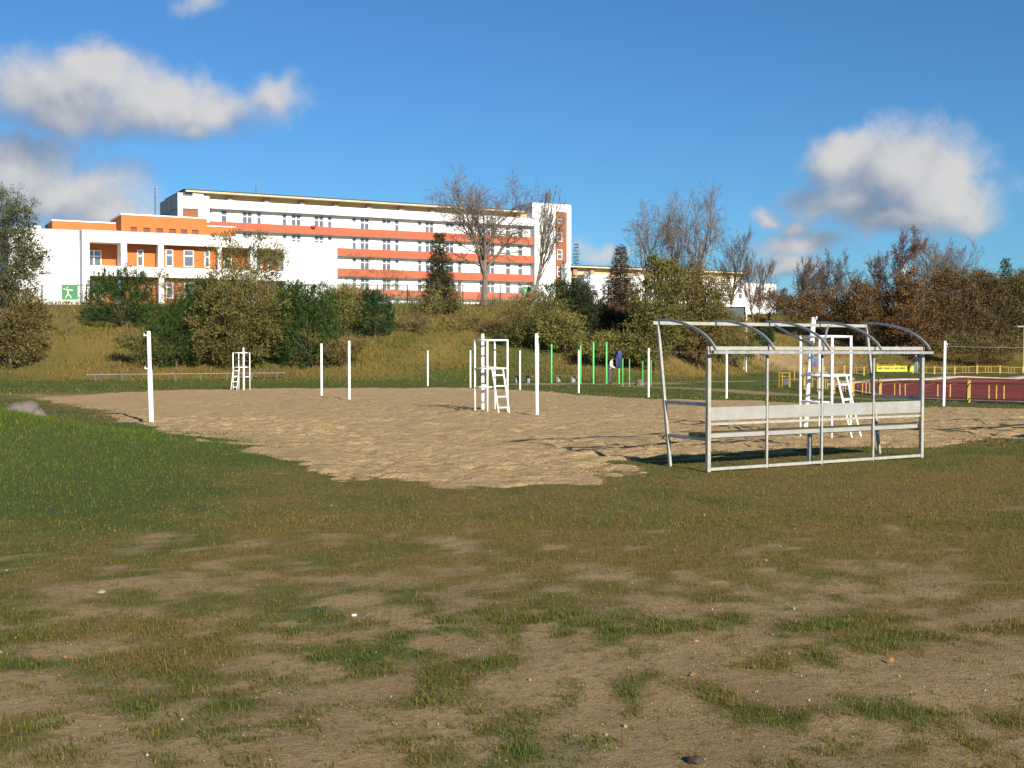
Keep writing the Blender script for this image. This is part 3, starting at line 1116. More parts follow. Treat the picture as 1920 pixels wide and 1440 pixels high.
def window(parent, x, z, w, h, y, double=False, transom=0.68, blind=False, fw=0.09):
    """frame whose lower-left-front corner is at local (x, y, z); glass set 5 cm behind the frame face"""
    key = (round(w, 2), round(h, 2), double, blind, transom)
    if key not in WIN:
        f = MB()
        f.box(0, w, 0, 0.09, 0, fw); f.box(0, w, 0, 0.09, h - fw, h)
        f.box(0, fw, 0, 0.09, fw, h - fw); f.box(w - fw, w, 0, 0.09, fw, h - fw)
        if double:
            f.box(w / 2 - fw * 0.75, w / 2 + fw * 0.75, 0.004, 0.086, fw, h - fw)
        if transom:
            f.box(fw, w - fw, 0.008, 0.082, h * transom - 0.06, h * transom + 0.06)
        g = MB().box(fw * 0.5, w - fw * 0.5, 0.05, 0.06, fw * 0.5, h - fw * 0.5)
        b = MB().box(fw * 0.6, w - fw * 0.6, 0.042, 0.047, fw * 0.6, h * 0.66)
        mf, mg, mbl = f.mesh('window'), g.mesh('pane'), b.mesh('blind')
        mf.materials.append(M['frame']); mg.materials.append(M['glass']); mbl.materials.append(M['curtain'])
        WIN[key] = (mf, mg, mbl)
    mf, mg, mbl = WIN[key]
    o = link('window', mf, None, parent)
    o.location = (x, y, z)
    link('pane', mg, None, o)
    if blind:
        link('blind', mbl, None, o)
    return o


# ---- long main building
OX, OY = -46.1, 176.0
MX0 = -3.76
mo = (OX + MX0 * UX, OY + MX0 * UY)


def mx(px):
    return s_on(px, OX, OY) - MX0


main = thing('main_building', 'long white five-storey building with salmon balcony bands and a stair tower', 'building', (mo[0], mo[1], BZ), TH)
XL, XR, XT = mx(384), mx(1000), mx(1068)
bands = [21.0, 17.8, 14.6, 11.4, 8.2]
bands = [b - BZ for b in bands]
PB, PT = 22.95 - BZ, 24.25 - BZ
cols_single = [(390, 403, 1), (420, 432, 0), (487, 495, 0), (535, 543, 0), (620, 628, 0), (666, 673, 1), (746, 753, 0), (789, 795, 0), (864, 870, 0), (905, 911, 0), (977, 988, 0), (954, 966, 0)]
cols_double = [(460, 478, 0), (552, 569, 0), (595, 612, 0), (681, 698, 0), (722, 738, 1), (803, 819, 0), (841, 857, 0), (918, 933, 0)]
ops, wins = [], []
rrw = random.Random(3)
for r, bt in enumerate(bands):
    ztop = (PB if r == 0 else bands[r - 1] - 1.2) - 0.10
    z0 = bt - 0.35
    for (a, b, c), dbl in [(t, False) for t in cols_single] + [(t, True) for t in cols_double]:
        if r >= 2 and b < 630:
            continue
        x0, x1 = mx(a), mx(b)
        if dbl:
            x1 = x0 + 1.55
        else:
            x1 = x0 + (0.95 if a > 940 or a < 440 else 0.72)
        ops.append((round(x0, 3), round(x1, 3), round(z0, 3), round(ztop, 3)))
        wins.append((x0, x1, z0, ztop, dbl, (c == 1 and r == 0) or rrw.random() < 0.16))
w = MB()
wall_open(w, XL + 0.02, XR, 0, PB + 0.2, 1.15, 1.40, ops)
w.build('wall', M['bwhite'], main)
for x0, x1, z0, z1, dbl, bl in wins:
    window(main, x0, z0, x1 - x0, z1 - z0, 1.22, dbl, 0.66, bl)
body = MB()
body.box(XL + 0.03, XR - 0.01, 1.9, 13, 0, PT - 0.1)
body.build('inner_core', M['bgrey'], main)
b = MB(); b.box(0, XL, 0.0, 13.2, 0, 24.95 - BZ)
ew = MB()
zp0, zp1 = zat(412, 175) - BZ, zat(392, 175) - BZ
zs0, zs1 = zat(369, 175) - BZ, zat(361.5, 175) - BZ
wall_open(ew, 0, XL, 0, 24.95 - BZ, 0, 0.4, [(mx(345), mx(374), zp0, zp1), (mx(345), mx(364), zs0, zs1)])
ew.build('end_wall', M['bwhite'], main)
MB().box(0.005, XL - 0.005, 0.41, 13.2, 0, 24.90 - BZ).build('gable', M['bgrey'], main)  # grey puts the shade of this left face into its colour
for k in range(1, 4):
    MB().box(-0.02, 0.003, 0.5 + k * 3.1, 0.56 + k * 3.1, 0, 24.85 - BZ).build('panel_joint', M['roofing'], main)
MB().box(-0.02, 0.003, 0.5, 13.1, zat(392, 175) - BZ, zat(391.5, 175) - BZ).build('panel_joint', M['roofing'], main)
MB().box(mx(345), mx(374), 0.22, 0.30, zp0, zp1).build('brick_panel', M['brick'], main)
MB().box(mx(345), mx(364), 0.25, 0.32, zs0, zs1).build('vent_opening', M['darkboard'], main)
MB().box(XL, XL + 0.85, -0.06, 1.14, PB - 2.2, 24.7 - BZ).build('pier', M['bwhite'], main)
for i, bt in enumerate(bands[:4]):
    bb = MB(); bb.box(XL + 0.02, XR + 0.02, 0, 0.14, bt - 1.2, bt)
    o = bb.build('balcony_band', M['salmon'], main)
    MB().box(XL + 0.03, XR - 0.01, 0.15, 1.13, bt - 1.2, bt - 1.0).build('balcony_floor', M['bwhite'], main)
    rl = MB(); rl.bar((XL + 0.1, 0.07, bt + 0.12), (XR, 0.07, bt + 0.12), 0.03, 0.03)
    for k in range(0, 28):
        xx = XL + 0.5 + k * (XR - XL - 1) / 27
        rl.bar((xx, 0.07, bt), (xx, 0.07, bt + 0.12), 0.025, 0.025)
    rl.build('handrail', M['grey_paint'], main)
bb = MB(); bb.box(XL + 0.02, XR + 0.02, -0.02, 1.13, PB, PT)
bb.build('parapet', M['bwhite'], main)
MB().box(XL + 0.87, XR - 0.02, 1.6, 1.9, PT - 0.15, 25.12 - BZ).build('attic_wall', M['beige'], main)
for px in (432, 501, 568, 631, 693, 754, 812, 868, 924, 972):
    x = mx(px)
    MB().box(x, x + 0.75, 0.95, 1.59, PT - 0.05, 25.06 - BZ).build('roof_support', M['pinkish'], main)
MB().box(mx(364), mx(371), 0.45, 1.0, 24.92 - BZ, 25.1 - BZ).build('roof_support', M['pinkish'], main)
rf = MB(); rf.box(mx(350), mx(982), -0.35, 13.0, 25.13 - BZ, 25.40 - BZ)
rf.build('roof', M['cream'], main)
rt = MB(); rt.box(mx(346), mx(984), -0.42, 13.1, 25.403 - BZ, 25.53 - BZ)
rt.build('roof_covering', M['roofing'], main)
# stair tower
TT = 26.9 - BZ
xb0, xb1 = mx(1039), mx(1060)
t = MB()
wall_open(t, XR + 0.03, XT, 0, TT, -0.45, 0.0, [(xb0, xb1, 0.0, zat(399, 204.5) - BZ)])
t.build('stair_tower', M['bwhite'], main)
MB().box(XR + 0.04, XT - 0.01, 0.01, 12.5, 0, 24.2 - BZ).build('tower_core', M['bgrey'], main)
MB().box(XR + 0.035, XT - 0.02, 0.012, 4.6, 24.2 - BZ, TT - 0.02).build('tower_head', M['bgrey'], main)
MB().box(XR - 0.45, XR + 0.02, -0.455, 4.6, 24.32 - BZ, TT + 0.003).build('tower_corner', M['bwhite'], main)
bs = MB(); bs.box(xb0, xb1, -0.22, -0.12, 0, zat(399, 204.5) - BZ)
bso = bs.build('brick_strip', M['brick'], main)
for (ya, yb_) in ((412, 420), (437, 454), (469, 487), (501, 519), (533, 551)):
    za, zb = zat(yb_, 204.5) - BZ, zat(ya, 204.5) - BZ
    window(main, xb0 + 0.42, za, 1.0, zb - za, -0.31, False, 0.5 if yb_ - ya > 10 else 0)


def antenna(px, Y, py0, py1, label, arms=3):
    p = at(px, py1, Y)
    h = (py1 - py0) / FPX * Y
    a = thing('antenna', label, 'antenna', p)
    MB().cyl((0, 0, 0), (0, 0, h), 0.06, 0.045, 8).build('mast', M['dark_steel'], a)
    for k in range(arms):
        MB().bar((-0.35 + 0.08 * k, 0, h * (0.97 - 0.12 * k)), (0.35 - 0.08 * k, 0.1, h * (0.97 - 0.12 * k)), 0.05, 0.05).build('crossarm', M['grey_paint'], a)
    return a


# ---- low annex with orange loggias
AX, AY = -42.0, 115.0


def ax_(px):
    return s_on(px, AX, AY)


ann = thing('annex_building', 'low white annex with deep orange loggias in front of the long building', 'building', (AX, AY, BZ), TH)
H1 = 13.4 - BZ
ua, ub, la, lb = 10.0 - BZ, 12.3 - BZ, 0.5, 9.0 - BZ
bays = [(ax_(170), ax_(229), 3.0), (ax_(240), ax_(299), 1.5), (ax_(309), ax_(410), 0.7), (ax_(417), ax_(471), 1.8), (ax_(483), ax_(533), 3.0)]
w = MB()
wall_open(w, 0, 20.6, 0, H1, 0, 0.32, [(a, b, ua, ub) for a, b, d in bays] + [(bays[0][0], bays[1][1], la, lb)] + [(a, b, la, lb) for a, b, d in bays[2:]])
w.build('wall', M['bwhite'], ann)
MB().box(20.603, 26.1, 0.0, 9, 0, 13.17 - BZ).build('plain_wall', M['bwhite'], ann)
MB().box(-0.03, 20.63, -0.04, 0.36, H1 + 0.003, H1 + 0.07).build('coping', M['bgrey'], ann)
MB().box(0.02, 20.58, 0.325, 9, ub + 0.12, H1 - 0.35).build('roof_slab', M['bwhite'], ann)
MB().box(0.02, 20.58, 0.325, 9, lb + 0.06, ua - 0.06).build('floor_slab', M['bwhite'], ann)
MB().box(0.02, 20.58, 0.325, 9, 0, la).build('ground_slab', M['bgrey'], ann)
for a, b, d in bays:
    MB().box(a - 0.25, b + 0.25, 0.33 + d, 0.33 + d + 0.2, ua - 0.06, ub + 0.12).build('back_wall', M['orange'], ann)
    MB().box(a - 0.25, b + 0.25, 0.33 + d + 0.02, 0.33 + d + 0.2, la, lb + 0.06).build('back_wall', M['orange'], ann)
for x in (0.3, (bays[0][1] + bays[1][0]) / 2, (bays[1][1] + bays[2][0]) / 2, (bays[2][1] + bays[3][0]) / 2, (bays[3][1] + bays[4][0]) / 2, bays[4][1] + 0.2):
    MB().box(x - 0.13, x + 0.13, 0.33, 8.9, ua - 0.05, ub + 0.11).build('partition', M['bwhite'], ann)
for x in (0.3, (bays[1][1] + bays[2][0]) / 2, (bays[2][1] + bays[3][0]) / 2, bays[4][1] + 0.2):
    MB().box(x - 0.13, x + 0.13, 0.33, 8.9, la, lb + 0.05).build('partition', M['orange'], ann)


def awin(px0, px1, d, z0, z1, dbl=False):
    x0, x1 = ax_(px0), ax_(px1)
    window(ann, x0, z0, x1 - x0, z1 - z0, 0.33 + d - 0.075, dbl, 0.64)


awin(173, 202, 3.0, ua + 0.05, ub - 0.55, True)
awin(240.5, 246, 1.5, ua + 0.15, ub - 0.45)
awin(265, 277, 1.5, ua + 0.15, ub - 0.45)
for a, b in ((316, 330), (350, 369), (389, 399)):
    awin(a, b, 0.7, ua + 0.2, ub - 0.35)
for a, b in ((316, 330), (350, 370), (389, 399)):
    awin(a, b, 0.7, lb - 2.05, lb - 0.35)
awin(430, 445, 1.8, ua + 0.15, ub - 0.45); awin(495, 508, 3.0, ua + 0.1, ub - 0.5); awin(520, 529, 3.0, ua + 0.1, ub - 0.5)
awin(425, 445, 1.8, lb - 2.05, lb - 0.35); awin(175, 200, 3.0, lb - 2.0, lb - 0.4, True); awin(488, 503, 3.0, lb - 2.0, lb - 0.4)
MB().box(-6.5, -0.003, 2.0, 11, 0, 13.5 - BZ).build('set_back_wall', M['bwhite'], ann)
MB().box(-6.55, 0.0, 1.95, 2.3, 13.503 - BZ, 13.57 - BZ).build('coping', M['bgrey'], ann)
MB().cyl((-0.16, 1.9, 0.1), (-0.16, 1.9, 13.3 - BZ), 0.07, 0.07, 8).build('downpipe', M['bgrey'], ann)
MB().box(-0.006, 0.001, 0.0, 1.99, 0, H1).build('return_wall', M['bgrey'], ann)  # corner face turned from the sun, its shade painted in as grey
# orange roof storeys
e = 5.5
ex, ey = AX - UY * e, AY + UX * e


def exx(px):
    return s_on(px, ex, ey)


xa0, xa1, xa2 = exx(230), exx(390), exx(443)
sl = []
for a, b in ((247, 259), (271, 284), (295, 308), (319, 332), (341, 353), (362, 374)):
    sl.append((exx(a), exx(b), zat(438, 123) - BZ, zat(427.5, 123) - BZ))
w = MB()
wall_open(w, xa0, xa1, H1 - 1.2, 15.7 - BZ, e, e + 0.3, sl)
up = w.build('upper_storey', M['orange'], ann)
MB().box(xa0 + 0.01, xa1 - 0.01, e + 0.301, e + 7.0, H1 - 1.2, 15.65 - BZ).build('upper_core', M['orange'], ann)
for a, b, c, d in sl:
    MB().box(a, b, e + 0.16, e + 0.22, c, d).build('shutter', M['slot'], ann)
MB().box(xa0 - 0.06, xa1 + 0.02, e - 0.06, e + 7.1, 15.703 - BZ, 15.83 - BZ).build('coping', M['frame'], ann)
MB().box(xa1 + 0.003, xa2, e + 0.02, e + 4, H1 - 1.2, 14.95 - BZ).build('upper_storey', M['orange'], ann)
MB().box(xa1 + 0.024, xa2 + 0.03, e - 0.02, e + 4, 14.953 - BZ, 15.03 - BZ).build('coping', M['frame'], ann)
e2 = 8.5
ex, ey = AX - UY * e2, AY + UX * e2
MB().box(exx(101), xa0 + 0.5, e2, e2 + 6.5, H1 - 1.5, 15.05 - BZ).build('upper_storey', M['orange'], ann)
MB().box(exx(101) - 0.05, xa0 - 0.07, e2 - 0.05, e2 + 6.5, 15.053 - BZ, 15.16 - BZ).build('coping', M['frame'], ann)
MB().box(exx(76), exx(89), e2 + 4.6, e2 + 6.6, H1 - 1.5, 14.9 - BZ).build('vent_house', M['bwhite'], ann)

antenna(291, 124, 350, 403, 'tall thin antenna mast on the orange roof storey', 3)
antenna(480, 181, 343, 365, 'small roof antenna left of centre on the long building', 2)
antenna(1030, 206, 353, 384, 'antenna rod on top of the stair tower', 1)
fb = thing('red_bundle', 'small bright red bundle on the top balcony band', 'bundle', (0, 0, 0))
pz = at(588, 423, 186.0)
xx = mx(588)
fb.location = Vector((mo[0] + UX * xx + UY * 0.25, mo[1] + UY * xx - UX * 0.25, bands[0] + BZ - 0.05))
fb.rotation_euler = (0, 0, TH)
q = MB().lathe([(0.05, -0.28), (0.28, -0.25), (0.42, -0.05), (0.38, 0.12), (0.1, 0.2)], 10)
q.build('cloth', M['red'], fb, True).scale = (1, 0.5, 1)
MB().cyl((-0.1, 0.0, 0.1), (-0.1, 0.2, 0.16), 0.03, 0.03, 6).build('hook', M['dark_steel'], fb)

# ---- low wing to the right of the tower
WX, WY = 12.5, 203.0


def wx(px):
    return s_on(px, WX, WY)


wing = thing('low_wing', 'low white wing with a beige upper strip right of the stair tower', 'building', (WX, WY, BZ), TH)
wt_ = 14.75 - BZ
x1, x2 = wx(1395), wx(1452)
wo, ww = [], []
for px in (1108, 1128, 1150, 1172, 1215, 1240, 1265, 1290, 1315, 1340, 1365, 1384):
    x = wx(px)
    wo.append((x, x + 0.95, 12.9 - BZ - 1.75, 12.9 - BZ)); ww.append(x)
w = MB()
wall_open(w, 0, x1, 0, wt_, 0, 0.3, wo)
w.build('wall', M['bwhite'], wing)
for x in ww:
    window(wing, x, 12.9 - BZ - 1.75, 0.95, 1.75, 0.08, False, 0.6)
MB().box(0.01, x1 - 0.01, 0.301, 8, 0, wt_ - 0.05).build('inner_core', M['bgrey'], wing)
MB().box(-0.02, 0.008, 0.0, 8, 0, wt_ - 0.003).build('side_wall', M['bgrey'], wing)  # left side greyed by colour to stand in for shade
MB().box(-2.4, wx(1405), 2.6, 9, wt_ - 0.5, 16.0 - BZ).build('upper_strip', M['beige'], wing)
for px in (1086, 1118, 1160, 1205, 1250, 1296, 1340, 1380):
    x = wx(px)
    MB().box(x, x + 0.8, 2.0, 2.59, wt_ - 0.05, 15.95 - BZ).build('roof_support', M['pinkish'], wing)
MB().box(-3.0, wx(1408), 1.2, 9.2, 16.0 - BZ, 16.28 - BZ).build('roof', M['cream'], wing)
MB().box(-3.1, wx(1410), 1.1, 9.3, 16.283 - BZ, 16.4 - BZ).build('roof_covering', M['roofing'], wing)
MB().box(-3.2, -2.3, 0.9, 2.59, 12.5 - BZ, 16.5 - BZ).build('corner_pier', M['bwhite'], wing)
MB().box(x1 + 0.003, x2, -0.4, 7, 0, 14.1 - BZ).build('end_block', M['bwhite'], wing)
MB().box(x1 - 0.02, x2 + 0.05, -0.46, 7, 14.103 - BZ, 14.2 - BZ).build('coping', M['bgrey'], wing)
MB().box(x2 - 0.5, x2 - 0.4, -0.41, -0.395, 2, 14.0 - BZ).build('downpipe', M['bgrey'], wing)

# ------------------------------------------------------------------ fence on top of the bank
fence = thing('metal_fence', 'thin dark metal picket fence along the top of the bank', 'fence')
FY = 107.5
fpx = [12, 80, 163, 246, 329, 412, 495, 578, 650, 708, 764, 816, 868, 938, 1009, 1075, 1140, 1205, 1262]
fp = [on(p, FY) for p in fpx]
RAILZ = 7.62
for p in fp:
    MB().bar((p.x, p.y, p.z - 0.2), (p.x, p.y, RAILZ + 0.06), 0.10, 0.10).build('post', M['dark_steel'], fence)
for a, b in zip(fp[:-1], fp[1:]):
    MB().bar((a.x + 0.06, a.y, RAILZ), (b.x - 0.06, b.y, RAILZ), 0.05, 0.07).build('rail', M['dark_steel'], fence)
    pk = MB()
    n = int((b.x - a.x) / 0.16)
    for k in range(1, n):
        x = a.x + (b.x - a.x) * k / n
        pk.bar((x, a.y - 0.035, tz(x, a.y) + 0.08), (x, a.y - 0.035, RAILZ + 0.36), 0.018, 0.018)
    pk.build('picket_panel', M['grey_paint'], fence)


def sign(px0, px1, py0, py1, m, label, figure):
    Y = FY - 0.12
    a, b = at(px0, py1, Y), at(px1, py0, Y)
    s = thing('sign', label, 'sign', (a.x, Y, a.z))
    w_, h_ = b.x - a.x, b.z - a.z
    MB().box(0, w_, -0.02, 0.02, 0, h_).build('panel', m, s)
    k = MB()
    for (xa, za, xb, zb, th) in figure:
        k.bar((xa * w_, -0.026, za * h_), (xb * w_, -0.026, zb * h_), th, 0.008, up=(0, 1, 0))
    if figure:
        k.build('pictogram', M['frame'], s)
    MB().bar((w_ * 0.2, 0.03, h_), (w_ * 0.2, 0.09, h_ + 0.06), 0.03, 0.03).build('hanger', M['dark_steel'], s)
    MB().bar((w_ * 0.8, 0.03, h_), (w_ * 0.8, 0.09, h_ + 0.06), 0.03, 0.03).build('hanger', M['dark_steel'], s)
    return s


sign(116, 145, 534, 562, M['signgreen'], 'green square sign with white gymnast figure on the fence',
     [(0.1, 0.75, 0.34, 0.66, 0.05), (0.34, 0.66, 0.72, 0.64, 0.07), (0.36, 0.66, 0.42, 0.42, 0.10), (0.42, 0.42, 0.24, 0.12, 0.07), (0.42, 0.42, 0.62, 0.12, 0.07), (0.34, 0.80, 0.40, 0.80, 0.11)])
sign(979, 995, 537, 558, M['signgreen'], 'green sign with pale figures on the fence by the stair tower',
     [(0.2, 0.3, 0.45, 0.55, 0.07), (0.45, 0.55, 0.3, 0.8, 0.05), (0.6, 0.2, 0.65, 0.5, 0.08), (0.65, 0.5, 0.85, 0.3, 0.05)])
sign(1183, 1196, 547, 565, M['signyellow'], 'yellow sign on the fence behind the brownish spruce',
     [])

# ------------------------------------------------------------------ volleyball posts
def pole_mesh(h, r, sleeve=0.0):
    prof = [(r * 0.98, -0.25), (r, 0.0), (r, 0.02)]
    if sleeve:
        prof += [(r, sleeve), (r * 0.78, sleeve + 0.02)]
        prof += [(r * 0.78, h - 0.01), (r * 0.62, h)]
    else:
        prof += [(r * 0.98, h - 0.012), (r * 0.8, h)]
    return MB().lathe(prof, 14).mesh('pole', True)


POLE = pole_mesh(2.1, 0.047)
POLE.materials.append(M['white_post'])
CAP = MB().lathe([(0.040, 0), (0.046, 0.004), (0.046, 0.018), (0.03, 0.028)], 14).mesh('cap', True)
CAP.materials.append(M['white_post'])
HOOK = MB().bar((0, 0, 0), (0, -0.07, 0.0), 0.022, 0.022).bar((0, -0.06, 0.0), (0, -0.06, 0.05), 0.02, 0.02).mesh('hook')
HOOK.materials.append(M['white_post'])


def vpost(px, py, label, h=2.1, tilt=(0, 0), pole=None, hooks=((2.0, 0.4),), scale=1.0, loc=None):
    p = ground(px, py) if loc is None else Vector(loc)
    o = thing('volleyball_post', label, 'post', p, 0, 'white volleyball posts around the sand')
    o.rotation_euler = (tilt[0], tilt[1], 0)
    k = link('pole', pole or POLE, None, o)
    k.scale = (scale, scale, h / 2.1 if pole is None else 1)
    c = link('cap', CAP, None, o)
    c.location = (0, 0, h); c.scale = (scale, scale, 1)
    for z, a in hooks:
        hk = link('hook', HOOK, None, o)
        hk.location = (0.04 * math.sin(a), -0.04 * math.cos(a), z * h / 2.1); hk.rotation_euler = (0, 0, a)
    return o


near = pole_mesh(2.1, 0.056, 1.22)
near.materials.append(M['white_post'])
vpost(284, 794, 'nearest white post at the left edge of the sand, with thicker lower half', 2.1, (0, -0.022), near, ((2.03, -1.2), (1.27, -1.2)))
vpost(1007, 779, 'tall white post standing alone just right of the middle umpire stand', 2.1, (0, -0.008))
vpost(603, 743, 'left one of the two white posts close together in the middle distance', 2.1)
vpost(655, 748, 'right one of the two white posts close together in the middle distance', 2.1)
vpost(905, 771, 'white post standing inside the middle umpire stand', 2.12, (0, 0), None, ((2.0, 0.3), (0.7, 1.0)))
vpost(457, 731, 'white post standing at the far left umpire stand', 2.22)
vpost(802, 724, 'small far white post left of the middle umpire stand, by the green strip', 2.08)
vpost(882, 727, 'far white post just left of the middle umpire stand', 2.1)
vpost(975, 731, 'far white post between middle umpire stand and the tall near post', 2.1)
vpost(1085, 737, 'white post in front of a green exercise post', 2.1)
vpost(1216, 745, 'white post left of the shelter in front of a thin green post', 2.1)
vpost(1362, 748, 'white post seen through the left end of the shelter', 2.1)
vpost(1769, 762, 'rightmost white post, right of the shelter', 2.1, (0, 0.012))
pl_ = ground(1509, 812)
vpost(0, 0, 'thick leaning white post seen through the shelter', 2.34, (0, 0.068), None, ((2.1, 0.4),), 1.1, pl_)

# net cords
def cord(a, b, label):
    m = MB()
    pts = [a.lerp(b, t / 8) - Vector((0, 0, 0.25 * (t / 8) * (1 - t / 8))) for t in range(9)]
    m.tube(pts, 0.005, 5)
    o = m.build('net_cord', M['grey_paint'])
    tag(o, label, 'cord')


cord(ground(1216, 745) + Vector((0, 0, 2.0)), ground(1362, 748) + Vector((0, 0, 2.0)), 'thin cord strung between two white posts behind the shelter')
p1 = ground(1769, 762)
cord(p1 + Vector((0, 0, 1.95)), p1 + Vector((8.6, -2.0, 1.98)), 'thin cord running right from the rightmost white post')


# ------------------------------------------------------------------ umpire stands
def umpire(px, py, rz, label, ladder_shift=0.0, boards=True, s=0.64):
    """square stand; local -Y is the ladder side"""
    p = ground(px, py)
    o = thing('umpire_stand', label, 'umpire stand', p, rz, 'white tubular umpire stands')
    h, ph, r = 1.98, 1.20, 0.027
    m = M['white_post']
    c = [(-s / 2, -s / 2), (s / 2, -s / 2), (s / 2, s / 2), (-s / 2, s / 2)]
    for x, y in c:
        MB().cyl((x, y, -0.2), (x, y, h), r, r, 10).build('leg', m, o, True)
    for k in range(4):
        (xa, ya), (xb, yb_) = c[k], c[(k + 1) % 4]
        MB().cyl((xa, ya, h - 0.02), (xb, yb_, h - 0.02), r * 0.9, None, 8).build('top_rail', m, o, True)
        MB().cyl((xa, ya, ph), (xb, yb_, ph), r * 0.9, None, 8).build('platform_rail', m, o, True)
        if k in (2, 3):
            MB().cyl((xa, ya, 0.68), (xb, yb_, 0.68), r * 0.8, None, 8).build('brace', m, o, True)
    if boards:
        MB().box(-s / 2 + 0.05, s / 2 - 0.05, s / 2 - 0.22, s / 2 - 0.06, ph + 0.03, ph + 0.055).build('seat_board', M['board'], o)
    # ladder
    lw, run = 0.17, 0.36
    for sx in (-1, 1):
        MB().cyl((ladder_shift + sx * lw, -s / 2 - run, -0.1), (ladder_shift + sx * lw, -s / 2 + 0.0, ph + 0.0), r * 0.85, None, 8).build('ladder_stile', m, o, True)
    for k in range(4):
        t = 0.20 + 0.22 * k
        z = t * (ph + 0.1) - 0.1
        y = -s / 2 - run + run * t
        MB().cyl((ladder_shift - lw, y, z), (ladder_shift + lw, y, z), r * 0.8, None, 8).build('rung', m, o, True)
    return o


umpire(921, 773.5, math.radians(33), 'white umpire stand with ladder in the middle of the sand')
umpire(453, 731, math.radians(-14), 'small far umpire stand by the long bench at left', -0.12)
umpire(1547, 817, math.radians(44), 'white umpire stand with ladder seen through the shelter', 0.0, True, 0.70)


# ------------------------------------------------------------------ team shelter
A3, B3 = ground(1327.5, 885), ground(1727, 858)
AB = Vector((B3.x - A3.x, B3.y - A3.y, 0))
LAB = AB.length
srz = math.atan2(AB.y, AB.x)


def shelter(label, loc, rz):
    """local x along the back frame, local +y towards the open front"""
    o = thing('team_shelter', label, 'shelter', loc, rz, 'open team shelters beside the sand')
    g, gd, L = M['galv'], M['galv_dark'], LAB
    zb = 1.72
    for k in range(5):
        w_ = 0.056 if k in (0, 4) else 0.034
        MB().bar((L * k / 4, 0, 0.0), (L * k / 4, 0, zb - 0.035), w_, w_).build('back_post', g, o, bevel=0.004)
    for k in range(4):
        x0, x1 = L * k / 4 + (0.034 if k == 0 else 0.022), L * (k + 1) / 4 - (0.034 if k == 3 else 0.022)
        MB().bar((x0, 0, 0.035), (x1, 0, 0.035), 0.04, 0.042).build('bottom_rail', g, o, bevel=0.003)
        MB().bar((x0, 0, 0.665), (x1, 0, 0.665), 0.03, 0.035).build('middle_rail', g, o, bevel=0.002)
        MB().box(x0 + 0.004, x1 - 0.004, -0.012, 0.012, 0.715, 0.900).build('backrest_board', M['board'], o, bevel=0.003)
        MB().box(x0 - 0.01, x1 + 0.01, 0.026, 0.056, 0.722, 0.893).build('backrest_plank', M['plank_olive'], o)
    MB().bar((-0.03, 0, zb), (L + 0.03, 0, zb), 0.045, 0.056).build('back_beam', g, o, bevel=0.004)
    MB().bar((-0.04, -0.15, 1.665), (L + 0.07, -0.15, 1.655), 0.035, 0.042).build('eave_rail', M['galv_dark'], o, bevel=0.004)
    yt, zt = 1.15, 2.13
    MB().bar((-0.10, yt, zt - 0.035), (L + 0.02, yt, zt - 0.035), 0.045, 0.05).build('front_beam', g, o, bevel=0.004)
    for k in range(5):
        x = L * k / 4
        pts = []
        for i in range(13):
            t = i / 12
            ang = t * math.radians(74)
            # arc from front top to back eave
            y = yt + 0.05 - (yt + 0.20) * math.sin(ang) / math.sin(math.radians(74)) * 1.0
            z = zt + 0.015 - (zt - 1.69) * (1 - math.cos(ang)) / (1 - math.cos(math.radians(74)))
            pts.append(Vector((x + 0.0, y, z)))
        a = MB()
        for p_, q_ in zip(pts[:-1], pts[1:]):
            a.bar(p_, q_, 0.024, 0.034)
        a.build('roof_arch', gd, o)
    for k, x in ((0, 0.0), (4, L)):
        MB().bar((x, 0.84, -0.05), (x, yt, zt - 0.065), 0.04, 0.048).build('front_leg', g, o, bevel=0.004)
        xi = x
        MB().bar((xi, 0.03, 0.94), (xi, 0.965, 0.94), 0.03, 0.05).build('side_rail', gd, o, bevel=0.003)
        MB().bar((xi, 0.03, 0.455), (xi, 0.90, 0.455), 0.03, 0.05).build('seat_bearer', gd, o, bevel=0.003)
    for y0 in (0.05, 0.235):
        for k in range(3):
            xa = -0.02 + (L + 0.02) * k / 3
            MB().box(xa + 0.002, xa + (L + 0.02) / 3 - 0.002, y0, y0 + 0.175, 0.484, 0.53).build('seat_plank', M['plank_olive'], o, bevel=0.003)
    MB().bar((0.03, 0.033, 0.50), (L - 0.06, 0.033, 0.50), 0.022, 0.06).build('seat_edge', M['board'], o)
    MB().bar((0.03, 0.24, 0.46), (L - 0.04, 0.24, 0.46), 0.03, 0.04).build('seat_beam', gd, o)
    MB().bar((L * 0.5, 0.24, -0.05), (L * 0.5, 0.24, 0.44), 0.05, 0.05).build('seat_leg', gd, o)
    # diagonal brace in the roof
    MB().bar((L * 0.5, yt - 0.15, zt - 0.05), (L * 0.5 + 0.02, 0.1, 1.70), 0.025, 0.03).build('roof_brace', gd, o)
    MB().bar((L * 0.75, yt - 0.2, zt - 0.05), (L * 0.5 + 0.06, 0.05, 1.70), 0.025, 0.03).build('roof_brace', gd, o)
    return o


sz = 0.5 * (A3.z + B3.z)
sh = shelter('open metal team shelter with pale bench and bare roof arches', (A3.x, A3.y, A3.z), srz)
sh.rotation_euler = (0, -math.asin((B3.z - A3.z) / LAB), srz)
B4 = B3 + AB.normalized() * 5.0
sh2 = copy_tree(sh)
sh2['label'] = 'second team shelter out to the right, only its shadow reaches in'
sh2.location = (B4.x, B4.y, tz(B4.x, B4.y))

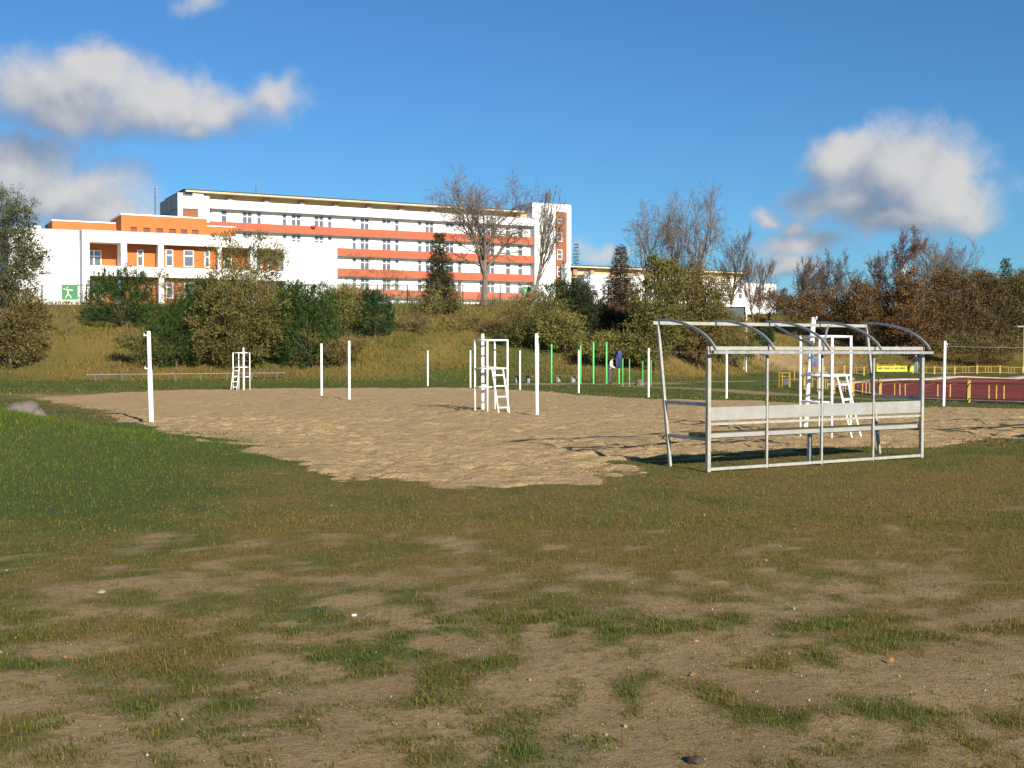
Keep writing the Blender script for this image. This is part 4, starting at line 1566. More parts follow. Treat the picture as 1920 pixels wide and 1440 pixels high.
# ------------------------------------------------------------------ benches
def plank_bench(pa, pb, nleg, label, h=0.42, name='bench', legm='wood', group=None):
    d = Vector((pb.x - pa.x, pb.y - pa.y, 0))
    o = thing(name, label, 'bench', pa, math.atan2(d.y, d.x), group)
    L_ = d.length
    dz = pb.z - pa.z
    for k in (0, 1):
        y0 = -0.17 + 0.18 * k
        MB().add([(0, y0, h), (L_, y0, h + dz), (L_, y0 + 0.16, h + dz), (0, y0 + 0.16, h), (0, y0, h + 0.05), (L_, y0, h + dz + 0.05), (L_, y0 + 0.16, h + dz + 0.05), (0, y0 + 0.16, h + 0.05)],
                 [(0, 3, 2, 1), (4, 5, 6, 7), (0, 1, 5, 4), (1, 2, 6, 5), (2, 3, 7, 6), (3, 0, 4, 7)]).build('seat_plank', M['wood'], o)
    for k in range(nleg):
        t = (k + 0.35) / (nleg - 0.3)
        x = L_ * t
        g = tz(pa.x + d.x * t, pa.y + d.y * t) - pa.z
        MB().box(x - 0.07, x + 0.07, -0.15, 0.15, g - 0.1, h + dz * t - 0.002).build('leg', M[legm], o)
    return o


plank_bench(ground(162, 715), ground(535, 711), 8, 'very long low wooden bench at the foot of the bank on the left', 0.44, 'long_bench', 'dark_steel')
plank_bench(ground(944, 716), ground(996, 718), 3, 'short bench on pale stumps, left of the green posts', 0.42, 'short_bench', 'board')
plank_bench(ground(1038, 716), ground(1084, 717), 2, 'short bench on pale stumps, between green posts', 0.40, 'short_bench', 'board')

# ------------------------------------------------------------------ green exercise posts
def gpost(px, py, h, r, label, rungs=None):
    p = ground(px, py)
    o = thing('exercise_post', label, 'post', p, 0, 'green exercise posts')
    MB().lathe([(r, -0.2), (r, 0), (r, h - 0.02), (r * 0.7, h)], 10).build('pole', M['green_paint'], o, True)
    MB().lathe([(r * 1.02, 0), (r * 1.12, 0.01), (r * 1.12, 0.03), (r * 0.8, 0.045)], 10, (0, 0, h - 0.012)).build('cap', M['green_paint'], o, True)
    MB().lathe([(r * 1.5, -0.02), (r * 1.5, 0.02), (r * 1.05, 0.035)], 10).build('collar', M['green_paint'], o)
    return o


gpost(1034, 718, 2.5, 0.055, 'leftmost green post, at the rung wall')
g0 = gpost(1009.5, 719, 2.5, 0.05, 'green post half hidden behind the tall white post')
a, b = ground(1009.5, 719), ground(1034, 718)
rw = thing('rung_wall', 'thin brown rungs between the two leftmost green posts', 'wall bars', a)
for k in range(8):
    z = 0.55 + 0.22 * k
    MB().cyl((0.03, 0, z), (b.x - a.x - 0.04, b.y - a.y, b.z - a.z + z), 0.016, None, 6).build('rung', M['bark_brown'], rw)
gpost(1088.5, 720, 2.4, 0.05, 'green post right behind a white volleyball post')
gpost(1112.5, 720, 2.65, 0.06, 'tall green post, left of the person')
pg = gpost(1137, 719, 2.62, 0.06, 'tall green post with a person leaning behind it')
pj = gpost(1160.5, 719, 1.95, 0.055, 'green post with the blue jacket hung on it')
for px, py, h, lab in ((1167.5, 724, 1.62, 'thin low green post right of the jacket'), (1180, 723.5, 1.6, 'thin low green post left of the boulder'),
                       (1205, 718, 1.4, 'thin low green post behind the boulder'), (1220.5, 723, 1.52, 'thin green post beside a white post near the shelter')):
    gpost(px, py, h, 0.03, lab)


def rock(name, label, cat, p, sx, sy, szz, seed, rz=0.0):
    bm = bmesh.new()
    bmesh.ops.create_icosphere(bm, subdivisions=4, radius=1)
    for v in bm.verts:
        n = mnoise.fractal(v.co * 1.1 + Vector((seed, 0, 0)), 1.0, 2.0, 4) * 0.28
        c = v.co * (1 + n)
        c.z = max(c.z, -0.35)
        v.co = Vector((c.x * sx, c.y * sy, c.z * szz))
    me = bpy.data.meshes.new(name)
    bm.to_mesh(me); bm.free()
    for f in me.polygons:
        f.use_smooth = True
    o = link(name, me, M['stone'])
    o.location = p; o.rotation_euler = (0, 0, rz)
    return tag(o, label, cat)


p = on(40, 29.5)
rock('boulder', 'rounded brown grey boulder in the grass at the far left', 'boulder', p + Vector((0, 0, 0.03)), 0.52, 0.42, 0.36, 5.0)
p = ground(1199, 723)
rock('boulder', 'boulder on bare soil among the thin green posts', 'boulder', p, 0.26, 0.22, 0.36, 8.0)

# ------------------------------------------------------------------ yellow railings round the track
def railing(pts, label, h=0.75, bars=3, post_r=0.06):
    o = thing('track_railing', label, 'railing', (0, 0, 0), 0, 'yellow railings round the track')
    y = M['yellow_paint']
    P = [Vector((x, yy, tz(x, yy))) for x, yy in pts]
    for p in P:
        MB().box(p.x - post_r, p.x + post_r, p.y - post_r, p.y + post_r, p.z - 0.1, p.z + h + 0.05).build('post', y, o)
        MB().lathe([(post_r * 1.5, 0), (post_r * 1.5, 0.04), (0.02, 0.07)], 8, (p.x, p.y, p.z + h + 0.05)).build('post_cap', y, o)
    for a, b in zip(P[:-1], P[1:]):
        e = (b - a).normalized() * (post_r + 0.01)
        for z in (h - 0.02, 0.16):
            MB().bar(a + e + Vector((0, 0, z)), b - e + Vector((0, 0, z)), 0.035, 0.035).build('rail', y, o)
        for k in range(bars):
            t = 0.5 + (k - (bars - 1) / 2) * 0.13
            q = a.lerp(b, t)
            MB().bar(q + Vector((0, 0, 0.178)), q + Vector((0, 0, h - 0.04)), 0.04, 0.04).build('bar', y, o)
    return o


railing([(19.2, 38.3), (18.2, 41.5), (17.4, 44.7), (16.7, 47.9), (16.0, 51.0), (15.75, 54.2), (15.75, 57.4), (15.8, 60.6), (15.9, 63.8)], 'near yellow railing in front of the red track')
far = [on(px, 104.0) for px in (1712, 1752, 1790, 1832, 1875, 1918, 1962, 2008)]
lf = [on(px, yy) for px, yy in ((1507, 86), (1545, 93), (1583, 98.5), (1620, 102), (1645, 103.4), (1678, 104))]
railing([(p.x, p.y) for p in lf + far], 'far yellow railing behind the red track', 0.70, 3, 0.07)
# yellow frame with a dark board at the railing end
p = ground(1472, 726)
yb = thing('track_barrier', 'yellow tubular frame with dark board at the end of the near railing', 'barrier', p, 0.15)
for x in (-0.33, -0.22, 0.20, 0.33):
    MB().cyl((x, 0.1 * (1 if abs(x) > 0.3 else -1), -0.05), (x, 0.1 * (1 if abs(x) > 0.3 else -1), 0.86), 0.032, None, 8).build('upright', M['yellow_paint'], yb)
for z in (0.82, 0.62):
    MB().cyl((-0.36, 0.1, z), (0.36, 0.1, z), 0.025, None, 8).build('crossbar', M['yellow_paint'], yb)
MB().box(-0.17, 0.16, -0.14, -0.11, 0.15, 0.52).build('board', M['darkboard'], yb)
p = ground(1489, 713)
yp = thing('yellow_post', 'single yellow post between the yellow frame and the shelter', 'post', p)
MB().cyl((0, 0, -0.1), (0, 0, 0.62), 0.055, None, 8).build('pole', M['yellow_paint'], yp)
MB().lathe([(0.07, 0), (0.07, 0.04), (0.02, 0.07)], 8, (0, 0, 0.6)).build('cap', M['yellow_paint'], yp)

# banner on the far railing
p0, p1 = on(1643, 103.0), on(1713, 103.6)
dv = Vector((p1.x - p0.x, p1.y - p0.y, 0))
bn = thing('banner', 'bright yellow banner with dark lettering on the far railing', 'banner', p0 + Vector((0, -0.15, 0)), math.atan2(dv.y, dv.x))
bl = dv.length
nseg = 24
m = MB()
for k in range(nseg):
    xa, xb = bl * k / nseg, bl * (k + 1) / nseg
    ya, yb2 = 0.03 * math.sin(k * 0.9), 0.03 * math.sin((k + 1) * 0.9)
    m.add([(xa, ya, 0.10), (xb, yb2, 0.10), (xb, yb2, 0.62), (xa, ya, 0.62), (xa, ya + 0.01, 0.10), (xb, yb2 + 0.01, 0.10), (xb, yb2 + 0.01, 0.62), (xa, ya + 0.01, 0.62)],
          [(0, 1, 2, 3), (7, 6, 5, 4), (0, 4, 5, 1), (3, 2, 6, 7)])
m.build('cloth', M['banner'], bn)
MB().bar((0, 0.0, 0.63), (bl, 0.0, 0.63), 0.02, 0.02).build('top_hem', M['ink'], bn)
t = MB()
rr = random.Random(5)
x = bl * 0.05
for wlen in (4, 6, 1, 4, 5, 3):
    for _ in range(wlen):
        w_ = rr.uniform(0.05, 0.085)
        t.box(x, x + w_, -0.055, -0.045, 0.36, 0.36 + rr.uniform(0.10, 0.14))
        x += w_ + 0.025
    x += 0.16
    if x > bl * 0.9:
        break
t.build('lettering', M['ink'], bn)

# ------------------------------------------------------------------ framed board on the slope, lamp
p = at(1399.5, 612, 104)
fb = thing('framed_board', 'white frame with dark backing among bushes on the slope', 'frame', (p.x, p.y, tz(p.x, p.y)), 0.05)
top = zat(573.5, 104) - tz(p.x, p.y)
W_ = 3.0
for x in (-W_, 0):
    MB().cyl((x, 0, -0.2), (x, 0, top), 0.055, None, 10).build('post', M['white_post'], fb)
MB().cyl((-W_ - 0.05, 0, top), (0.05, 0, top), 0.055, None, 10).build('crossbar', M['white_post'], fb)
MB().box(-W_ + 0.06, -0.06, 0.25, 0.28, max(0.3, top - 1.15), top - 0.08).build('backing', M['darkboard'], fb)
for x in (-W_, 0):
    MB().cyl((x, 0.05, top - 0.05), (x, 0.9, 0.0), 0.03, None, 8).build('stay', M['white_post'], fb)

p = on(1919.5, 104)
lp = thing('street_lamp', 'grey lamp post with flat head at the right edge', 'street lamp', p)
hh = zat(613, 104) - p.z
MB().lathe([(0.08, -0.1), (0.08, 0.6), (0.055, 0.65), (0.045, hh)], 10).build('pole', M['grey_paint'], lp, True)
MB().box(-0.62, 0.25, -0.09, 0.09, hh, hh + 0.09).build('lamp_head', M['grey_paint'], lp)
MB().box(-0.58, -0.1, -0.07, 0.07, hh - 0.02, hh - 0.002).build('lamp_glass', M['curtain'], lp)


# ------------------------------------------------------------------ people
def person(name, label, loc, rz, joints, bones, mats, height_scale=1.0, hat=None):
    """joints: name -> (x,y,z,r); bones: (a,b,material index)"""
    names = list(joints)
    me = bpy.data.meshes.new('skeleton')
    me.from_pydata([joints[n][:3] for n in names], [(names.index(a), names.index(b)) for a, b, _ in bones], [])
    ob = bpy.data.objects.new('skeleton', me)
    coll.objects.link(ob)
    ob.modifiers.new('skin', 'SKIN')
    sv = me.skin_vertices[0].data
    for i, n in enumerate(names):
        sv[i].radius = (joints[n][3], joints[n][3])
        sv[i].use_root = (n == 'pelvis')
    ss = ob.modifiers.new('sub', 'SUBSURF'); ss.levels = 2
    bpy.context.view_layer.update()
    dg = bpy.context.evaluated_depsgraph_get()
    m2 = bpy.data.meshes.new_from_object(ob.evaluated_get(dg))
    bpy.data.objects.remove(ob)
    m2.name = 'body'
    m2.materials.clear()
    for m_ in mats:
        m2.materials.append(m_)
    seg = [(Vector(joints[a][:3]), Vector(joints[b][:3]), k) for a, b, k in bones]
    for f in m2.polygons:
        c = f.center
        best, bi = 1e9, 0
        for a, b, k in seg:
            t = max(0, min(1, (c - a).dot(b - a) / max(1e-9, (b - a).length_squared)))
            d = (c - (a + (b - a) * t)).length
            if d < best:
                best, bi = d, k
        f.material_index = bi
        f.use_smooth = True
    o = thing(name, label, 'person', loc, rz)
    o.scale = (height_scale,) * 3
    link('body', m2, None, o)
    hp = Vector(joints['head'][:3])
    h = MB().lathe([(0.02, 0.125), (0.075, 0.105), (0.105, 0.05), (0.108, 0.0), (0.10, -0.05)][::-1], 12, (hp.x, hp.y, hp.z + 0.0))
    ho = h.build('hair' if hat is None else 'hat', hat or M['hair'], o, True)
    ho.location = (0, 0.018, 0.0)
    return o


def std_joints(lean=0.0, arm='down', stride=0.0):
    L_ = lambda z, base=0.95: lean * max(0, z - base)
    j = {'pelvis': (0, 0, 0.95, 0.135), 'waist': (0, -L_(1.1), 1.10, 0.125), 'chest': (0, -L_(1.32), 1.32, 0.155), 'neck': (0, -L_(1.5), 1.50, 0.06),
         'head0': (0, -L_(1.56) - 0.01, 1.57, 0.075), 'head': (0, -L_(1.66) - 0.01, 1.66, 0.10), 'crown': (0, -L_(1.74), 1.745, 0.06)}
    for s, n in ((-1, 'l'), (1, 'r')):
        st = stride * s
        j['hip' + n] = (s * 0.09, 0, 0.90, 0.10)
        j['knee' + n] = (s * 0.10, -0.02 - st * 0.5, 0.49, 0.066)
        j['ankle' + n] = (s * 0.10, st * -1.0 + 0.02, 0.09, 0.045)
        j['toe' + n] = (s * 0.12, -0.15 - st, 0.04, 0.042)
        j['sh' + n] = (s * 0.19, -L_(1.42), 1.43, 0.068)
        ex_, hx_ = ((s * 0.25, -L_(1.2) + 0.02, 1.15), (s * 0.24, -L_(0.95) - 0.10, 0.90)) if arm == 'down' else ((s * 0.26, -L_(1.2) - 0.05, 1.16), (s * 0.12, -L_(1.1) - 0.26, 1.06))
        j['el' + n] = (*ex_, 0.05)
        j['wr' + n] = (*hx_, 0.036)
        d = Vector(hx_) - Vector(ex_)
        q = Vector(hx_) + d.normalized() * 0.11
        j['hand' + n] = (q.x, q.y, q.z, 0.034)
    b = [('pelvis', 'waist', 1), ('waist', 'chest', 1), ('chest', 'neck', 1), ('neck', 'head0', 0), ('head0', 'head', 0), ('head', 'crown', 0)]
    for n in 'lr':
        b += [('pelvis', 'hip' + n, 2), ('hip' + n, 'knee' + n, 2), ('knee' + n, 'ankle' + n, 2), ('ankle' + n, 'toe' + n, 3), ('chest', 'sh' + n, 1), ('sh' + n, 'el' + n, 1), ('el' + n, 'wr' + n, 1), ('wr' + n, 'hand' + n, 0)]
    return j, b


C_ = lambda n, c: mat(n, c, 0.8, 0.06, 6)
j, b = std_joints(0.28, 'front')
p = ground(1142.5, 720)
person('person', 'person in pale grey top leaning behind a tall green post', p, math.radians(70), j, b,
       [M['skin'], C_('grey_top', (0.50, 0.50, 0.48)), C_('dark_trousers', (0.06, 0.065, 0.075)), C_('dark_shoes', (0.03, 0.03, 0.03))], 0.98)
j, b = std_joints(0.02, 'down', 0.06)
p = on(1717.5, 102.6)
person('person', 'standing person in dark jacket and blue jeans by the yellow banner', p, math.radians(160), j, b,
       [M['skin'], C_('black_jacket', (0.022, 0.024, 0.03)), C_('blue_jeans', (0.18, 0.26, 0.36)), M['hair']], 1.0)
j, b = std_joints(0.12, 'down', 0.08)
p = ground(1528.5, 687)
person('person', 'small far child in blue clothes and red hat on the bare slope', p, math.radians(20), j, b,
       [M['skin'], C_('bright_blue', (0.06, 0.16, 0.62)), C_('blue_trousers', (0.05, 0.12, 0.45)), M['hair']], 0.62, M['red'])

# jacket hung on the green post
p = ground(1160.5, 719)
jk = thing('jacket', 'blue and navy jacket hung over a green post', 'jacket', (p.x + 0.0, p.y - 0.06, p.z + 0.0), 0.3)


def drape(prof, n=20, seed=1, flat=0.55):
    vs_, fs_ = [], []
    for r, z in prof:
        for i in range(n):
            a = 2 * math.pi * i / n
            k = 1 + 0.22 * math.sin(3 * a + seed + z * 6) + 0.10 * math.sin(7 * a + z * 9)
            vs_.append((r * k * math.cos(a), r * k * flat * math.sin(a), z))
    for q in range(len(prof) - 1):
        for i in range(n):
            j_ = (i + 1) % n
            fs_.append((q * n + i, q * n + j_, (q + 1) * n + j_, (q + 1) * n + i))
    return MB().add(vs_, fs_)


drape([(0.22, 1.02), (0.23, 1.2), (0.21, 1.45), (0.17, 1.62)], 20, 1).build('torso', M['jacket_dark'], jk, True)
drape([(0.175, 1.60), (0.19, 1.72), (0.16, 1.92), (0.12, 2.06), (0.04, 2.12)], 20, 2).build('hood', M['jacket'], jk, True)
for s in (-1, 1):
    sl_ = drape([(0.06, 1.08), (0.07, 1.3), (0.075, 1.6)], 12, 3 + s, 0.9).build('sleeve', M['jacket'], jk, True)
    sl_.location = (s * 0.19, -0.06, 0.0)

# bits of litter on the worn ground
for px, py, lab, s in ((664, 1154, 'crumpled white paper scrap on bare soil in the foreground', 0.016), (190, 1111, 'flat pale stone on the bare patch at left', 0.024),
                       (1304, 1202, 'round reddish stone on the worn ground right of centre', 0.015), (1270, 1200, 'small orange brown stone beside the reddish one', 0.011),
                       (1304, 1427, 'dark clod of earth at the bottom edge', 0.03)):
    p = ground(px, py)
    o = rock('paper_scrap' if 'paper' in lab else ('earth_clod' if 'clod' in lab else 'stone'), lab, 'paper' if 'paper' in lab else ('clod' if 'clod' in lab else 'stone'), p + Vector((0, 0, s * 0.12)), s * 1.2, s, s * 0.6, px * 0.1)
    o.data.materials.clear()
    o.data.materials.append(mat('paper', (0.5, 0.5, 0.48), 0.7, 0.1, 20) if 'paper' in lab else (mat('earth', (0.05, 0.035, 0.025), 0.9, 0.2, 30) if 'clod' in lab else mat('pebble_red' if 'red' in lab or 'orange' in lab else 'pebble_pale', (0.30, 0.13, 0.07) if 'red' in lab or 'orange' in lab else (0.26, 0.225, 0.175), 0.8, 0.1, 30)))

# ------------------------------------------------------------------ trees
def tubes(segs, thin=0.03):
    """segs (n,8): p0 p1 r0 r1 -> V,F quads"""
    S = np.array(segs, float)
    out = []
    for sel, n in ((S[:, 6] > thin, 6), (S[:, 6] <= thin, 3)):
        s = S[sel]
        if not len(s):
            continue
        d = s[:, 3:6] - s[:, 0:3]
        d /= (np.linalg.norm(d, axis=1, keepdims=True) + 1e-9)
        ref = np.where(np.abs(d[:, 2:3]) < 0.9, np.array([[0, 0, 1.0]]), np.array([[1.0, 0, 0]]))
        u = np.cross(d, ref); u /= (np.linalg.norm(u, axis=1, keepdims=True) + 1e-9)
        v = np.cross(d, u)
        a = np.arange(n) * 2 * np.pi / n
        ring = u[:, None, :] * np.cos(a)[None, :, None] + v[:, None, :] * np.sin(a)[None, :, None]
        V0 = s[:, None, 0:3] + ring * s[:, 6][:, None, None]
        V1 = s[:, None, 3:6] + ring * s[:, 7][:, None, None]
        V = np.concatenate([V0, V1], 1).reshape(-1, 3)
        b = (np.arange(len(s)) * 2 * n)[:, None]
        i = np.arange(n); j = (i + 1) % n
        q = np.stack([i, j, n + j, n + i], 1)
        F = (b[:, :, None] + q[None]).reshape(-1, 4)
        out.append((V, F, np.zeros((len(V), 3))))
    V, F, C = merge(out)
    return V, F


def skeleton(rng, height, halfw, trunk_r, kids=(6, 5, 5, 5), fork=0.3, up=0.18, spread=(25, 52), lean=(0, 0), stems=1, rmin=0.012, lead=0.75, r0=(0.42, 0.68)):
    segs, tips = [], []

    def go(p, d, ln, r, lev):
        ns = 5 if lev == 0 else (4 if lev == 1 else (3 if lev == 2 else (2 if lev < len(kids) else 1)))
        pts = [p]
        rr_ = [r]
        for k in range(ns):
            w_ = 0.10 if lev == 0 else 0.20
            d = (d + Vector((rng.uniform(-w_, w_), rng.uniform(-w_, w_), rng.uniform(-w_, w_) + up * (0.3 if lev == 0 else 1) * 0.5))).normalized()
            p = p + d * (ln / ns)
            r2 = max(rmin * 0.6, r * (1 - 0.62 * (k + 1) / ns))
            segs.append((*pts[-1], *p, max(rr_[-1], rmin * 0.6), r2))
            pts.append(p); rr_.append(r2)
        if lev >= len(kids):
            tips.append((p, d))
            return
        n = kids[lev]
        for k in range(n):
            t = fork + (1 - fork) * (k + rng.uniform(0.1, 0.9)) / n if lev == 0 else 0.18 + 0.82 * (k + rng.uniform(0, 0.9)) / n
            t = min(t, 0.995)
            x = t * ns
            i = min(int(x), ns - 1)
            q = pts[i].lerp(pts[i + 1], x - i)
            rq = rr_[i] + (rr_[i + 1] - rr_[i]) * (x - i)
            dd = (pts[i + 1] - pts[i]).normalized()
            ang = math.radians(rng.uniform(*spread))
            az = rng.uniform(0, 2 * math.pi) if lev else (k * 2.4 + rng.uniform(-0.5, 0.5))
            s = dd.cross(Vector((0, 0, 1)) if abs(dd.z) < 0.95 else Vector((1, 0, 0))).normalized()
            s = Matrix.Rotation(az, 3, dd) @ s
            nd = (dd * math.cos(ang) + s * math.sin(ang)).normalized()
            l2 = ln * (rng.uniform(*r0) if lev == 0 else rng.uniform(0.42, 0.68)) * (1.15 - 0.45 * t if lev == 0 else 1.0 - 0.25 * t)
            go(q, nd, l2, max(rmin, rq * rng.uniform(0.5, 0.72)), lev + 1)
    for k in range(stems):
        d0 = Vector((lean[0] + (rng.uniform(-0.25, 0.25) if stems > 1 else 0), lean[1] + (rng.uniform(-0.2, 0.2) if stems > 1 else 0), 1)).normalized()
        go(Vector((0.15 * k, 0, -0.3)), d0, height * lead, trunk_r * (1 if k == 0 else 0.8), 0)
    S = np.array(segs)
    zmax = np.percentile(np.concatenate([S[:, 2], S[:, 5]]), 99.8)
    xy = np.concatenate([S[:, 0:2], S[:, 3:5]])
    z_ = np.concatenate([S[:, 2], S[:, 5]])
    cxm = lean[0] * height * 0.75 * 0.55
    wmax = np.percentile(np.abs(xy[:, 0] - cxm * np.clip(z_ / zmax, 0, 1)), 99)
    fz, fw = height / zmax, halfw / max(wmax, 1e-6)
    # squeeze sideways only away from the leaning axis
    for c in (0, 3):
        axis = cxm * np.clip(S[:, c + 2] / zmax, 0, 1)
        S[:, c] = axis + (S[:, c] - axis) * fw
        S[:, c + 1] *= fw
        S[:, c + 2] *= fz
    T = []
    for p, d in tips:
        ax = cxm * min(1, max(0, p.z / zmax))
        T.append((ax + (p.x - ax) * fw, p.y * fw, p.z * fz, d.x, d.y, d.z))
    return S, np.array(T)


TREES = 'trees and shrubs on and above the bank'


def place(px, py=None, Y=None):
    return ground(px, py) if Y is None else on(px, Y)


def bare_tree(name, label, base, top_px, halfw_px, trunk_r, seed, kids=(6, 5, 5, 5), bark='bark', leafcols=None, nleaf=0, leaf=0.10, **kw):
    px, py, Y = base
    p = place(px, py, Y)
    h = zat(top_px, p.y) - p.z
    hw = halfw_px / FPX * p.y
    rng = random.Random(seed)
    S, T = skeleton(rng, h, hw, trunk_r, kids, **kw)
    o = thing(name, label, 'tree', p, 0, TREES)
    big = S[:, 6] > min(0.045, trunk_r * 0.5)
    V, F = tubes(S[big])
    link('trunk', mesh_np('trunk', V, F, None, True), M[bark], o)
    V, F = tubes(S[~big])
    link('crown', mesh_np('crown', V, F), M[bark if bark != 'birch' else 'bark_brown'], o)
    if nleaf:
        g = np.random.default_rng(seed)
        q = g.integers(0, len(T), nleaf)
        P = T[q, :3] - T[q, 3:] * g.uniform(0, 0.7, nleaf)[:, None] + g.normal(0, 0.10, (nleaf, 3))
        V, F, C = leafquads(P, g.normal(0, 1, (nleaf, 3)) + T[q, 3:], leaf * g.uniform(0.6, 1.3, nleaf), leaf * 0.6, np.array(leafcols), g)
        link('foliage', mesh_np('foliage', V, F, C), M['leaf'], o)
    return o


def blob_pts(g, blobs, Y, n, surf=0.45):
    """points in the union of ellipsoids given in photo pixels at distance Y (world coordinates), with outward directions"""
    w_ = np.array([b[2] * b[3] for b in blobs], float)
    k = g.choice(len(blobs), n, p=w_ / w_.sum())
    u = g.normal(0, 1, (n, 3)); u /= np.linalg.norm(u, axis=1, keepdims=True)
    r = np.where(g.random(n) < surf, g.uniform(0.82, 1.06, n), g.random(n) ** (1 / 2.2))
    B = np.array(blobs, float)[k]
    sc = Y / FPX
    c = np.stack([(B[:, 0] - CX) * sc, np.full(n, Y), CAMZ + (656 - B[:, 1]) * sc], 1)
    az_, el_ = np.arctan2(u[:, 1], u[:, 0]), u[:, 2] * 1.6
    lump = 0.74 + 0.52 * vnoise(az_ * 1.9 + k * 7.3 + 40, el_ * 1.9 + k * 3.1 + 40, 5) + 0.12 * (vnoise(az_ * 5 + 40, el_ * 5 + k + 40, 6) - 0.5)
    r = r * lump
    rad = np.stack([B[:, 2] * sc, np.minimum(B[:, 2], B[:, 3] * 1.3) * sc * 0.85, B[:, 3] * sc], 1)
    return c + u * rad * r[:, None], u, r


def limbs(base, P, g, n, r0, top=0.5):
    """trunk and limbs from base to a sample of crown points"""
    segs = []
    ctr = P.mean(0)
    sp = base + (ctr - base) * top
    sp[0] = base[0] + (ctr[0] - base[0]) * 0.5
    prev = base - np.array([0, 0, 0.3])
    for t in np.linspace(0.25, 1, 4):
        q = base + (sp - base) * t + g.normal(0, 0.05, 3)
        segs.append((*prev, *q, r0 * (1.1 - 0.4 * t), r0 * (1.0 - 0.4 * t)))
        prev = q
    for i in g.integers(0, len(P), n):
        e = P[i]
        a = base + (sp - base) * g.uniform(0.3, 1.0)
        m_ = (a + e) / 2 + g.normal(0, 0.15, 3) + np.array([0, 0, 0.1])
        rr_ = r0 * g.uniform(0.25, 0.45)
        segs.append((*a, *m_, rr_, rr_ * 0.6))
        segs.append((*m_, *e, rr_ * 0.6, 0.008))
    return segs


def leafy(name, label, base, blobs, cols, seed, clumps=420, per=24, leaf=(0.20, 0.055), sig=0.24, trunk_r=0.09, bark='bark_brown', surf=0.45, droop=0.0, nl=46, cat='tree', Y=None):
    p = place(*base) if len(base) == 2 else place(base[0], None, base[2])
    g = np.random.default_rng(seed)
    Y = Y or p.y
    leaf = (leaf[0] * 1.0, leaf[1] * 1.2)
    per = int(per * 1.3)
    C0, U, R = blob_pts(g, blobs, Y, int(clumps * 1.3), surf)
    C0 = C0[C0[:, 2] > terr(C0[:, 0], C0[:, 1]) + 0.05]
    n = len(C0)
    U = C0 - (C0.mean(0) + np.array([0, 0, -0.8])); U /= np.linalg.norm(U, axis=1, keepdims=True)
    size = g.uniform(0.6, 1.4, n)
    idx = np.repeat(np.arange(n), per)
    P = C0[idx] + g.normal(0, 1, (n * per, 3)) * (sig * size[idx])[:, None] * np.array([1, 1, 0.75])
    D = U[idx] * 0.9 + g.normal(0, 0.8, (n * per, 3)) + np.array([0, 0, 0.35 - droop])
    cc = np.array(cols)
    tone = cc[g.integers(0, len(cc), n)] * g.uniform(0.7, 1.25, n)[:, None]
    lsz = g.uniform(0.55, 1.5, n)[idx]
    V, F, C = leafquads(P, D, leaf[0] * lsz * g.uniform(0.7, 1.3, n * per), leaf[1] * lsz, cc, g)
    C = 0.45 * C + 0.55 * np.repeat(tone[idx], 4, 0)
    o = thing(name, label, cat, p, 0, TREES)
    off = np.array(p)
    segs = limbs(np.array(p), C0, g, int(nl * 0.7), trunk_r)
    twigs = []
    for i in g.integers(0, n, int(nl * 3.5)):      # twigs poking out of the crown
        e = C0[i]
        q = e + U[i] * g.uniform(0.3, 0.8) + np.array([0, 0, 0.2]) + g.normal(0, 0.15, 3)
        twigs.append((*e, *q, 0.013, 0.006))
    Vt, Ft = tubes(twigs)
    tag(link('twigs', mesh_np('twigs', Vt - off, Ft), M[bark], o), kind='stuff')
    Vt, Ft = tubes(segs)
    link('trunk', mesh_np('trunk', Vt - off, Ft, None, True), M[bark], o)
    link('crown', mesh_np('crown', V - off, F, C), M['leaf'], o)
    return o


PINE = [(0.0297, 0.0598, 0.0152), (0.0405, 0.0754, 0.0171), (0.054, 0.091, 0.0209), (0.0243, 0.0468, 0.0152)]


def needles(P, D, ln, wd, rad, per, cols, g):
    """bottle-brush shoots at P along D"""
    n = len(P)
    idx = np.repeat(np.arange(n), per)
    D = D / np.linalg.norm(D, axis=1, keepdims=True)
    t = g.random(n * per)
    root = P[idx] + D[idx] * (t * ln)[:, None]
    R = g.normal(0, 1, (n * per, 3)); R /= np.linalg.norm(R, axis=1, keepdims=True)
    nd = D[idx] * 0.75 + R * 0.75
    cc = np.array(cols)
    V, F, C = leafquads(root, nd, rad * g.uniform(0.7, 1.3, n * per), wd, cc, g)
    tone = g.uniform(0.65, 1.35, n)
    return V, F, C * np.repeat(tone[idx], 4)[:, None]


